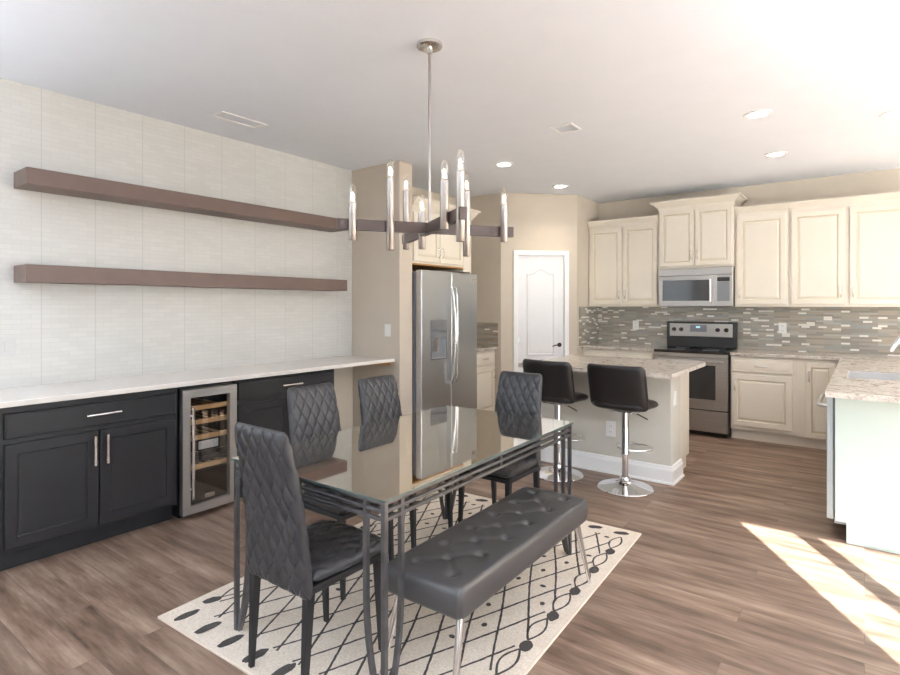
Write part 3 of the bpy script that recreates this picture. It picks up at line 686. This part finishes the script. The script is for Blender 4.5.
box(bm, 0.14, w - 0.14, -0.018, -0.0145, zb + 0.11, zb + 0.135, 0.001); box(bm, 0.14, w - 0.14, -0.018, -0.0145, zt - 0.1, zt - 0.075, 0.001)
obj('window_bezel', bm, 'ovenglass', do)
obj('handle', tube(B(), [(0.05, -0.015, 0.805), (0.055, -0.05, 0.807), (0.1, -0.058, 0.808), (w / 2, -0.06, 0.808), (w - 0.1, -0.058, 0.808), (w - 0.055, -0.05, 0.807), (w - 0.05, -0.015, 0.805)], 0.012, 12), 'rangesteel', do, smooth=True)
obj('storage_drawer', bx(0, w, -0.015, 0.028, 0.055, 0.275, bev=0.004), 'rangesteel', t)
bm = B(); box(bm, 0, w, 0.505, 0.575, 0.916, 1.215, 0.006); bg_ = obj('backguard', bm, 'blackplastic', t)
obj('control_panel', bx(0.035, w - 0.04, 0.497, 0.505, 1.045, 1.195, bev=0.002), 'rangesteel', t)
ds = obj('display', bx(0.265, 0.445, 0.492, 0.4975, 1.10, 1.18, bev=0.001), 'fridge_side', t); obj('clock', bx(0.33, 0.375, 0.491, 0.4925, 1.145, 1.165), 'display', ds)
for x in (0.085, 0.165, 0.56, 0.65):
    bm = B(); tube(bm, [(x, 0.498, 1.125), (x, 0.475, 1.125)], [0.024, 0.021], 20); box(bm, x - 0.003, x + 0.003, 0.468, 0.476, 1.107, 1.143)
    obj('knob', bm, 'bronze', t, smooth=True)

# ------------------------------------------------------------------ fridge alcove (faces +x)
t = thing('refrigerator', 'tall stainless side-by-side refrigerator with a dispenser in its left door', 'refrigerator', (-3.43, 3.995, 0), R(90))
w, h = 0.945, 1.745
obj('body', bx(0, w, 0.0, 0.63, 0.02, h - 0.02, bev=0.004), 'fridge_side', t)
sp = 0.475
def ddoor(x0, x1, hole=None):
    bm = B(); y0, y1 = -0.08, -0.006
    if not hole: return box(bm, x0, x1, y0, y1, 0.07, h, 0.012, seg=3)
    hx0, hx1, hz0, hz1 = hole
    box(bm, x0, hx0, y0, y1, 0.07, h, 0.008, seg=2); box(bm, hx1, x1, y0, y1, 0.07, h, 0.008, seg=2)
    box(bm, hx0 - 0.01, hx1 + 0.01, y0, y1, 0.07, hz0); box(bm, hx0 - 0.01, hx1 + 0.01, y0, y1, hz1, h - 0.001); box(bm, hx0 - 0.01, hx1 + 0.01, -0.02, y1, hz0, hz1); return bm
hole = (0.15, 0.385, 0.885, 1.16)
fd = obj('freezer_door', ddoor(0.002, sp - 0.003, hole), 'fridge', t)
rd = obj('refrigerator_door', ddoor(sp + 0.003, w - 0.002), 'fridge', t)
bm = B(); box(bm, hole[0] + 0.001, hole[1] - 0.001, -0.075, -0.02, hole[3] - 0.001, hole[3] - 0.07); 
ds = obj('dispenser', bm, 'fridge_side', fd)
bm = B(); fw = 0.012
for q in ((hole[0] - fw, hole[0], hole[2] - fw, hole[3] + 0.1), (hole[1], hole[1] + fw, hole[2] - fw, hole[3] + 0.1), (hole[0], hole[1], hole[2] - fw, hole[2]), (hole[0], hole[1], hole[3], hole[3] + 0.1)): box(bm, q[0], q[1], -0.084, -0.078, q[2], q[3], 0.001)
obj('dispenser_bezel', bm, 'fridge_side', fd)
bm = B(); sqbar(bm, [(0.27, -0.05, 1.09), (0.27, -0.03, 0.95)], 0.06, 0.008); obj('dispenser_paddle', bm, 'nickel', fd)
for s, x, par in ((-1, sp - 0.03, fd), (1, sp + 0.03, rd)):
    pts = [(x, -0.08, 0.62), (x, -0.115, 0.635), (x + s * -0.0, -0.13, 0.72), (x - s * 0.012, -0.143, 0.95), (x - s * 0.016, -0.148, 1.12), (x - s * 0.012, -0.143, 1.3), (x, -0.13, 1.5), (x, -0.115, 1.58), (x, -0.08, 1.595)]
    obj('handle', tube(B(), pts, 0.0095, 12), 'chrome', par, smooth=True)
obj('kick_grille', bx(0.01, w - 0.01, -0.05, -0.001, 0.01, 0.065), 'blackplastic', t)
obj('badge', bx(w - 0.11, w - 0.045, -0.0825, -0.0805, h - 0.09, h - 0.055), 'nickel', rd)
# cabinet above and its side panel
t = thing('fridge_cabinet', 'cream two-door cabinet with crown molding above the refrigerator', 'cabinet', (-3.44, 3.975, 0), R(90))
w = 0.845
obj('body', bx(0, w, 0.02, 0.63, 1.815, 2.34), 'cream', t)
obj('underside', bx(0.0, w, 0.021, 0.62, 1.80, 1.8145), 'rawwood', t)
for k, (x, hx) in enumerate(((0.02, 'r'), (0.428, 'l'))):
    o = obj('door', panel_front(0.40, 0.47, fr=0.05), ['cream', 'glaze'], t, loc=(x, 0.0195, 1.835)); pull('arch', 0.095, True, o, 0.372 if hx == 'r' else 0.028, 0.1)
bm = B(); box(bm, w + 0.001, w + 0.15, 0.012, 0.63, 1.77, 2.34, 0.001); box(bm, w + 0.13, w + 0.15, 0.012, 0.63, 0.0, 1.77)
obj('side_panel', bm, 'cream', t)
bm = B(); zc = 2.34
prof = [(0.0, zc), (0.008, zc), (0.012, zc + 0.018), (0.022, zc + 0.025), (0.06, zc + 0.085), (0.075, zc + 0.088), (0.075, zc + 0.105), (0, zc + 0.105)]
extr_profile(bm, prof, [((0, 0.012), (0, -1)), ((w + 0.15, 0.012), (1, -1)), ((w + 0.15, 0.3), (1, 0))]); box(bm, 0.001, w + 0.149, 0.014, 0.62, zc + 0.001, zc + 0.1)
obj('crown_molding', bm, 'cream', t)
cabinet('base_cabinet', 'narrow cream base cabinet between the refrigerator and the pantry wall', (-3.54, 4.975, 0), R(90), 0.615, 0.52, 0, 0.878,
        [('drawer', 0.15, 0.715, 0.44, 0.14, arch(0.1, False, 0.22, 0.07)), ('door', 0.15, 0.14, 0.44, 0.55, arch(0.1, True, 0.4, 0.46))], ['cream', 'glaze'], group='cream cabinets around the refrigerator', toe=0.11)
tag(obj('counter', bx(XL + 0.001, -3.505, 4.975, 5.591, 0.88, 0.912, bev=0.003), 'granite'), 'small granite counter between the refrigerator and the pantry wall', 'countertop')

# ------------------------------------------------------------------ island
t = thing('kitchen_island', 'grey kitchen island with a pale knee wall and tall white baseboard, behind the bar stools', 'kitchen island', (0, 0, 0))
obj('knee_wall', bx(-2.35, -1.215, 4.50, 4.78, 0, 0.878, bev=0.003), 'island', t)
obj('cabinet_body', bx(-2.35, -1.235, 4.781, 5.14, 0.10, 0.878, bev=0.001), 'cream', t)
bm = B(); box(bm, -2.34, -1.245, 4.781, 5.08, 0.0, 0.10); obj('toe_board', bm, 'cream', t)
bbi = [(0, 0.0), (0.02, 0.0), (0.02, 0.105), (0.014, 0.12), (0.010, 0.135), (0.0, 0.14)]
bbi2 = [(0, 0.0), (0.032, 0.0), (0.030, 0.012), (0.02, 0.018), (0.0, 0.018)]
for pr in (bbi, bbi2):
    pass
bm = B(); pth = [((-2.351, 4.779), (-1, 0)), ((-2.351, 4.499), (-1, -1)), ((-1.214, 4.499), (1, -1)), ((-1.214, 4.779), (1, 0))]
extr_profile(bm, bbi, pth); extr_profile(bm, bbi2, pth); obj('baseboard', bm, 'trim', t)
for k in range(3):
    o = obj('door', panel_front(0.36, 0.74, fr=0.05), ['cream', 'glaze'], t, loc=(-1.245 - k * 0.38, 5.1405, 0.12), rot=(0, 0, R(180))); pull('arch', 0.1, True, o, 0.03, 0.6)
bm = bx(-2.36, -1.10, 4.08, 5.17, 0.88, 0.912)
es = [e for e in bm.edges if abs(e.verts[0].co.z - e.verts[1].co.z) > 0.02]
bmesh.ops.bevel(bm, geom=es, offset=0.018, segments=4, affect='EDGES')
tag(obj('counter', bm, 'granite'), 'speckled granite island top overhanging towards the bar stools', 'countertop')

# ------------------------------------------------------------------ bar stools
def cushion_grid(bm, nu, nv, fpos):
    """closed pillow: fpos(u, v, side) -> point, u v in [-1,1], side +1/-1; edges must coincide"""
    g = {}
    for s in (1, -1):
        for i in range(nu + 1):
            for j in range(nv + 1):
                edge = i in (0, nu) or j in (0, nv)
                if edge and s == -1: g[(s, i, j)] = g[(1, i, j)]; continue
                g[(s, i, j)] = bm.verts.new(fpos(-1 + 2 * i / nu, -1 + 2 * j / nv, s))
    for s in (1, -1):
        for i in range(nu):
            for j in range(nv):
                q = [g[(s, i, j)], g[(s, i + 1, j)], g[(s, i + 1, j + 1)], g[(s, i, j + 1)]]
                bm.faces.new(q if s == 1 else q[::-1])
    return bm
def ease(u):  # concentrates samples near the edges
    return math.sin(u * math.pi / 2)
def rim(u, v, p=8):  # 1 inside falling to 0 on the outline
    return max(0.0, (1 - abs(u) ** p) * (1 - abs(v) ** p)) ** 0.5
def round_uv(u, v, hw, hh, r):
    """maps the square to a rectangle with rounded corners"""
    x, y = u * hw, v * hh
    ax, ay = abs(x), abs(y); m_ = max(abs(u), abs(v))
    cx_, cy_ = hw * m_ - r * m_, hh * m_ - r * m_
    if ax > cx_ and ay > cy_ and m_ > 0:
        dx, dy = ax - cx_, ay - cy_; L = math.hypot(dx, dy); k = max(dx, dy) / L if L else 1
        dx *= k; dy *= k; x = math.copysign(cx_ + dx, x); y = math.copysign(cy_ + dy, y)
    return x, y
def make_stool(label):
    t_ = thing('bar_stool', label, 'bar stool', (0, 0, 0), 0, 'black swivel bar stools at the island')
    obj('base', lathe(B(), [(0, 0), (0.205, 0), (0.208, 0.004), (0.203, 0.010), (0.14, 0.020), (0.075, 0.034), (0.045, 0.052), (0.036, 0.066), (0.0, 0.066)], seg=56), 'chrome', t_, smooth=True)
    obj('base_collar', lathe(B(), [(0.036, 0.05), (0.043, 0.06), (0.043, 0.075), (0.034, 0.088), (0.0, 0.088)], seg=28), 'chrome', t_, smooth=True)
    obj('lower_column', lathe(B(), [(0.025, 0.07), (0.025, 0.30), (0, 0.30)], seg=24), 'chrome', t_, smooth=True)
    obj('upper_column', lathe(B(), [(0.031, 0.255), (0.033, 0.262), (0.030, 0.27), (0.030, 0.60), (0.0, 0.60)], seg=24), 'chrome', t_, smooth=True)
    ring = [(0.0, 0.025, 0.285)] + [(0.145 * math.sin(a), 0.05 + 0.115 * (1 - math.cos(a)), 0.285) for a in [math.pi * (0.22 + 1.56 * k / 18) for k in range(19)]] + [(0.0, 0.025, 0.285)]
    obj('footrest', tube(B(), ring, 0.0085, 10), 'chrome', t_, smooth=True)
    bm = B(); box(bm, -0.09, 0.09, -0.09, 0.09, 0.596, 0.612, 0.003); tube(bm, [(0.02, 0, 0.59), (0.10, 0.01, 0.575), (0.17, 0.015, 0.545)], 0.0055, 8)
    obj('seat_plate', bm, 'chrome', t_, smooth=True)
    def seat(u, v, s):
        u, v = ease(u), ease(v); x, y = round_uv(u, v, 0.20, 0.19, 0.05); e_ = rim(u, v)
        crease = 0.006 * math.exp(-(x / 0.006) ** 2) + 0.006 * math.exp(-((y - 0.0) / 0.006) ** 2) if s > 0 else 0
        lift = 0.02 * max(0, -y / 0.19 - 0.6)
        return (x, y, 0.65 + s * 0.036 * e_ - crease * e_ + lift - 0.012 * max(0, y / 0.19) ** 3)
    obj('seat', cushion_grid(B(), 28, 28, seat), 'stool', t_, smooth=True)
    def back(u, v, s):
        u, v = ease(u), ease(v); x, z = round_uv(u, v, 0.228, 0.17, 0.04); e_ = rim(u, v, 12)
        bend = 0.03 * (x / 0.2) ** 2; crease = 0.005 * (math.exp(-((z - 0.05) / 0.006) ** 2) + math.exp(-((z + 0.05) / 0.006) ** 2)) * e_ if s > 0 else 0
        return (x, -0.185 - 0.06 * (z / 0.16) * 0.6 + s * 0.033 * e_ + bend - crease, 0.795 + z)
    obj('backrest', cushion_grid(B(), 30, 26, back), 'stool', t_, smooth=True)
    return t_
st1 = make_stool('black bar stool with chrome pedestal standing at the island end, right of the pair')
st1.location = (-1.47, 4.19, 0); st1.rotation_euler = (0, 0, R(-4))
dup(st1, (-2.035, 4.19, 0), R(-5), 'black bar stool with chrome pedestal, left of the pair, behind the far dining chair')

# ------------------------------------------------------------------ rug (1.53 x 2.28, slightly turned)
def make_rug():
    t_ = thing('area_rug', 'cream area rug with a charcoal diamond lattice under the dining table', 'rug', (-1.807, 2.283, 0), R(2.4))
    W_, L_ = 1.53, 2.15
    obj('pile', bx(-W_ / 2 + 0.01, W_ / 2 - 0.01, -L_ / 2 + 0.01, L_ / 2 - 0.01, 0.001, 0.011, bev=0.002), 'rug', t_)
    bm = B()
    for q in ((-W_ / 2, -W_ / 2 + 0.012, -L_ / 2, L_ / 2), (W_ / 2 - 0.012, W_ / 2, -L_ / 2, L_ / 2), (-W_ / 2, W_ / 2, -L_ / 2, -L_ / 2 + 0.012), (-W_ / 2, W_ / 2, L_ / 2 - 0.012, L_ / 2)): box(bm, q[0], q[1], q[2], q[3], 0.0005, 0.0122, 0.002)
    obj('binding', bm, 'rugedge', t_)
    rnd = random.Random(3); bm = B(); z0, z1 = 0.0100, 0.0122
    def strip(pts, wd):
        n = len(pts); a = []; b = []
        for i, q in enumerate(pts):
            p0, p1 = Vector(pts[max(i - 1, 0)]), Vector(pts[min(i + 1, n - 1)]); d = (p1 - p0).normalized(); nn = Vector((-d.y, d.x)); ww = wd * rnd.uniform(0.8, 1.2) / 2
            a.append(bm.verts.new((q[0] + nn.x * ww, q[1] + nn.y * ww, z1))); b.append(bm.verts.new((q[0] - nn.x * ww, q[1] - nn.y * ww, z1)))
        for i in range(n - 1): bm.faces.new((a[i], a[i + 1], b[i + 1], b[i]))
    def blob(cx_, cy_, rx, ry, ang):
        ca, sa = math.cos(ang), math.sin(ang); vs_ = []
        for k in range(18):
            q = 2 * math.pi * k / 18; r_ = rnd.uniform(0.9, 1.08); x = rx * math.cos(q) * r_; y = ry * math.sin(q) * r_ + 0.25 * rx * math.sin(math.cos(q) * 1.6) * 0.5
            vs_.append(bm.verts.new((cx_ + x * ca - y * sa, cy_ + x * sa + y * ca, z1)))
        bm.faces.new(vs_)
    dx, dy = 0.135, 0.30          # diamond width and length
    mx_, my_ = W_ / 2 - 0.115, L_ / 2 - 0.135
    sl = dy / dx
    for sgn in (1, -1):
        k = -12
        while k <= 24:
            # line y = sgn*sl*(x - xk)
            xk = (k - 6) * dx; pts = []; n = 150
            for i in range(n + 1):
                x = -mx_ + 2 * mx_ * i / n; y = sgn * sl * (x - xk)
                if -my_ <= y <= my_: pts.append((x, y))
            if len(pts) > 2:
                ln = math.hypot(pts[-1][0] - pts[0][0], pts[-1][1] - pts[0][1]); m_ = max(2, int(ln / 0.02)); q = []
                for i in range(m_ + 1):
                    f = i / m_; x = pts[0][0] * (1 - f) + pts[-1][0] * f; y = pts[0][1] * (1 - f) + pts[-1][1] * f
                    q.append((x + 0.004 * math.sin(y * 9 + k) + rnd.uniform(-0.001, 0.001), y))
                strip(q, 0.010)
            k += 1
    nx, ny = int(mx_ / dx), int(my_ / dy)
    for j in range(-2 * ny, 2 * ny + 1):
        for i in range(-nx - 1, nx + 1):
            x = (i + (0.0 if j % 2 else 0.5)) * dx; y = j * dy / 2
            if abs(x) < mx_ - 0.02 and abs(y) < my_ - 0.03 and y > -0.15 + rnd.uniform(-0.5, 0.3) and rnd.random() < 0.8:
                blob(x, y, 0.012, 0.016, rnd.uniform(0, 3))
    # loops and blobs along the borders
    for k in range(9):
        x = -W_ / 2 + 0.10 + k * 0.166
        blob(x, -L_ / 2 + 0.08, 0.024, 0.058, R(-4)); blob(x, L_ / 2 - 0.07, 0.045, 0.026, R(10))
    for k in range(7):
        y = -L_ / 2 + 0.22 + k * 0.262
        for s in (-1, 1):
            x = s * (W_ / 2 - 0.075); blob(x, y, 0.026, 0.042, R(15 * s))
            q = [(x - s * 0.012 + s * 0.028 * math.sin(math.pi * f), y + 0.04 + 0.19 * f) for f in [i / 10 for i in range(11)]]; strip(q, 0.0095)
            q = [(x - s * 0.012 - s * 0.035 * math.sin(math.pi * f), y + 0.04 + 0.19 * f) for f in [i / 10 for i in range(11)]]; strip(q, 0.0095)
    obj('woven_pattern', bm, 'rugdark', t_)
make_rug()

# ------------------------------------------------------------------ dining table
ZR = 0.0135
TX0, TX1, TY0, TY1 = -2.172, -1.298, 1.333, 2.867
t = thing('dining_table', 'rectangular glass-topped dining table on a grey metal frame, standing on the rug', 'dining table', ((TX0 + TX1) / 2, (TY0 + TY1) / 2, 0), R(1.0))
hw, hl = (TX1 - TX0) / 2, (TY1 - TY0) / 2
bm = bx(-hw - 0.008, hw + 0.008, -hl - 0.008, hl + 0.008, 0.742, 0.750)
for f in bm.faces:
    if abs(f.normal.z) < 0.5 and abs(f.calc_center_median().z - 0.746) < 0.001: f.material_index = 1
obj('glass_top', bm, ['tableglass', 'glassedge'], t)
bs = 0.017
for zi, z in enumerate((0.734, 0.706, 0.678)):
    bm = B(); h2 = 0.0062
    box(bm, -hw, hw, -hl, -hl + bs, z - h2, z + h2, 0.002); box(bm, -hw, hw, hl - bs, hl, z - h2, z + h2, 0.002)
    box(bm, -hw, -hw + bs, -hl + bs, hl - bs, z - h2, z + h2, 0.002); box(bm, hw - bs, hw, -hl + bs, hl - bs, z - h2, z + h2, 0.002)
    obj('rail', bm, 'tablemetal', t)
for x, y in ((-hw + bs / 2, 0), (hw - bs / 2, 0), (0, -hl + bs / 2), (0, hl - bs / 2)): obj('spacer', bx(x - 0.0075, x + 0.0075, y - 0.0075, y + 0.0075, 0.674, 0.738), 'tablemetal', t)
for sx in (-1, 1):
    for sy in (-1, 1):
        bm = B(); cx_, cy_ = sx * (hw - bs / 2), sy * (hl - bs / 2)
        sqbar(bm, [(cx_, cy_, 0.74), (cx_, cy_, ZR)], bs * 1.05)
        for ax, off in (((-sx, 0), 0.085), ((0, -sy), 0.085)):
            pts = []
            for z in (0.741, 0.66, 0.5, 0.4, 0.32, 0.25, 0.18, 0.12, 0.07, 0.03, ZR + 0.006):
                k = off if z > 0.4 else off * (1 - ((0.4 - z) / 0.4) ** 1.9 * 0.85)
                pts.append((cx_ + ax[0] * k, cy_ + ax[1] * k, z))
            sqbar(bm, pts, bs, side=(1, 0, 0))
        obj('leg', bm, 'tablemetal', t)

# ------------------------------------------------------------------ dining chairs (face +y, origin under the seat centre)
def diamond(a, b):
    fa = abs((a % 1.0) - 0.5) * 2; fb = abs((b % 1.0) - 0.5) * 2   # 1 on the seams
    return (1 - fa ** 4) ** 0.6 * (1 - fb ** 4) ** 0.6
def make_chair(label):
    t_ = thing('dining_chair', label, 'chair', (0, 0, 0), 0, 'quilted charcoal dining chairs')
    for sx in (-1, 1):
        obj('leg', sqbar(B(), [(sx * 0.163, 0.155, 0.395), (sx * 0.168, 0.172, ZR)], [0.030, 0.017], [0.030, 0.017]), 'legblack', t_)
        obj('leg', sqbar(B(), [(sx * 0.160, -0.185, 0.40), (sx * 0.158, -0.195, 0.2), (sx * 0.158, -0.205, ZR)], [0.032, 0.025, 0.017], [0.032, 0.025, 0.017]), 'legblack', t_)
    obj('seat_frame', bx(-0.182, 0.182, -0.195, 0.178, 0.385, 0.412, bev=0.004), 'legblack', t_)
    def seat(u, v, s):
        u, v = ease(u), ease(v); x, y = round_uv(u, v, 0.20 - 0.008 * (1 - v), 0.193, 0.04); e_ = rim(u, v, 10)
        q = 0.010 * diamond(x / 0.062 + y / 0.105, x / 0.062 - y / 0.105) if s > 0 else 0
        return (x, y + 0.002, 0.438 + s * 0.026 * e_ + q * e_ - 0.006 * (u * u) + 0.003)
    obj('seat', cushion_grid(B(), 72, 72, seat), 'leather', t_, smooth=True)
    def back(u, v, s):
        u, v = ease(u), ease(v); vv = (v + 1) / 2
        hw_ = 0.186 - 0.032 * vv
        x, z = round_uv(u, v, hw_, 0.30, 0.022); z += 0.30; e_ = rim(u, v, 12)
        q = 0.010 * diamond(x / 0.062 + z / 0.105, x / 0.062 - z / 0.105)
        k = z / 0.6; yc = -0.195 - 0.004 * k - 0.078 * k ** 1.8
        return (x, yc + s * (0.017 * e_ + q * e_), 0.368 + z)
    obj('backrest', cushion_grid(B(), 80, 120, back), 'leather', t_, smooth=True)
    return t_
gch = 'quilted charcoal dining chairs'
c0 = make_chair('quilted charcoal dining chair at the near head of the table, its back to the camera')
c0.location = (-1.725, 1.435, 0); c0.rotation_euler = (0, 0, R(0))
dup(c0, (-2.14, 1.94, 0), R(-90), 'quilted charcoal dining chair on the wall side of the table, nearer the wine cooler', gch)
dup(c0, (-2.12, 2.43, 0), R(-90), 'quilted charcoal dining chair on the wall side of the table, before the tan partition')
dup(c0, (-1.79, 2.87, 0), R(180), 'quilted charcoal dining chair at the far head of the table, nearest the bar stools')

# ------------------------------------------------------------------ tufted bench
t = thing('tufted_bench', 'grey button-tufted leather bench with chrome legs along the near side of the table', 'bench', (-1.256, 2.03, 0), R(0.8))
BW, BL = 0.176, 0.56; btn = []
for k in range(6):
    y = -BL + (k + 0.5) * 2 * BL / 6; btn += [(-0.085, y), (0.085, y)]
    if k < 5: btn.append((0.0, y + BL / 6))
folds = []
for i, p_ in enumerate(btn):
    for q_ in btn[i + 1:]:
        if math.hypot(p_[0] - q_[0], p_[1] - q_[1]) < 0.14 and abs(p_[0] - q_[0]) > 0.05: folds.append((p_, q_))
def segd(p, a, b):
    ax, ay = b[0] - a[0], b[1] - a[1]; l2 = ax * ax + ay * ay; k = max(0, min(1, ((p[0] - a[0]) * ax + (p[1] - a[1]) * ay) / l2)); return math.hypot(p[0] - a[0] - ax * k, p[1] - a[1] - ay * k)
def bench(u, v, s):
    ue, ve = math.copysign(1 - (1 - abs(u)) ** 1.6, u), math.copysign(1 - (1 - abs(v)) ** 1.25, v)
    x, y = round_uv(ue, ve, BW, BL, 0.022); e_ = rim(ue, ve, 44) ** 0.7
    z = 0.395 + s * 0.0555 * e_
    if s > 0:
        dmin = min(math.hypot(x - a, y - b) for a, b in btn); fd_ = min(segd((x, y), a, b) for a, b in folds)
        z -= (0.022 * math.exp(-(dmin / 0.018) ** 2) + 0.0035 * math.exp(-(fd_ / 0.007) ** 2)) * e_
        z += 0.004 * e_ * (1 - abs(ue) ** 3)
    return (x, y, z)
obj('cushion', cushion_grid(B(), 60, 150, bench), 'benchleather', t, smooth=True)
for a, b in btn: obj('button', lathe(B(), [(0.013, -0.004), (0.0125, 0.0), (0.008, 0.004), (0, 0.005)], c=(a, b, 0.4355), seg=12), 'stool', t, smooth=True)
for sx in (-1, 1):
    for sy in (-1, 1):
        obj('leg', tube(B(), [(sx * 0.135, sy * 0.49, 0.352), (sx * 0.165, sy * 0.585, ZR + 0.0025)], [0.016, 0.0085], 14), 'chrome', t, smooth=True)

# ------------------------------------------------------------------ chandelier
CX, CY, CZ = -1.79, 2.20, 1.80
t = thing('chandelier', 'modern crossed-arm chandelier with eight metal candle tubes hanging over the dining table', 'chandelier', (CX, CY, 0))
obj('canopy', lathe(B(), [(0, H - 0.022), (0.055, H - 0.022), (0.066, H - 0.016), (0.066, H)], seg=36), 'nickel', t, smooth=True)
obj('rod', tube(B(), [(0, 0, CZ + 0.02), (0, 0, H - 0.02)], 0.0075, 14), 'tubemetal', t, smooth=True)
obj('rod_collar', lathe(B(), [(0.014, H - 0.05), (0.016, H - 0.022), (0, H - 0.022)], seg=20), 'nickel', t, smooth=True)
d1 = Vector((0.56, 0.83, 0)).normalized(); d2 = Vector((0.83, -0.56, 0)).normalized()
def arm(d, s0, s1):
    bm = B(); sqbar(bm, [d * s0 + Vector((0, 0, CZ)), d * s1 + Vector((0, 0, CZ))], 0.054, 0.030, side=(0, 0, 1)); return bm
obj('arm', arm(d1, -0.47, 0.47), 'armwood', t); obj('arm', arm(d2, 0.016, 0.50), 'armwood', t); obj('arm', arm(d2, -0.52, -0.016), 'armwood', t)
tubes = [(d1, -0.400, 1.72, 1.897, 0.034), (d1, -0.213, 1.677, 2.035, 0.034), (d1, 0.192, 1.658, 1.996, 0.034), (d1, 0.405, 1.741, 1.935, 0.034),
         (d2, 0.345, 1.748, 1.966, 0.034), (d2, 0.465, 1.68, 1.985, 0), (d2, -0.14, 1.707, 1.905, 0), (d2, -0.48, 1.737, 2.09, 0)]
for d, s, zb, zt, sd_ in tubes:
    n_ = Vector((d.y, -d.x, 0)); n_ = n_ if n_.y < 0 or (abs(n_.y) < 1e-6) else -n_
    c_ = d * s + n_ * sd_
    o = obj('candle_tube', lathe(B(), [(0, zb), (0.018, zb), (0.0195, zb + 0.002), (0.0195, zt), (0.017, zt), (0.017, zt - 0.02), (0, zt - 0.02)], c=(c_.x, c_.y, 0), seg=24), 'tubemetal', t, smooth=True)
    obj('bulb', lathe(B(), [(0.0155, zt - 0.018), (0.0165, zt), (0.0165, zt + 0.07), (0.014, zt + 0.085), (0.008, zt + 0.094), (0, zt + 0.097)], c=(c_.x, c_.y, 0), seg=20), 'bulbglass', o, smooth=True)
    bm = B(); pts = [(c_.x + 0.007 * math.cos(k * 1.3), c_.y + 0.007 * math.sin(k * 1.3), zt + 0.014 + k * 0.0028) for k in range(15)]
    tube(bm, pts, 0.0026, 6); obj('filament', bm, 'filament', o)
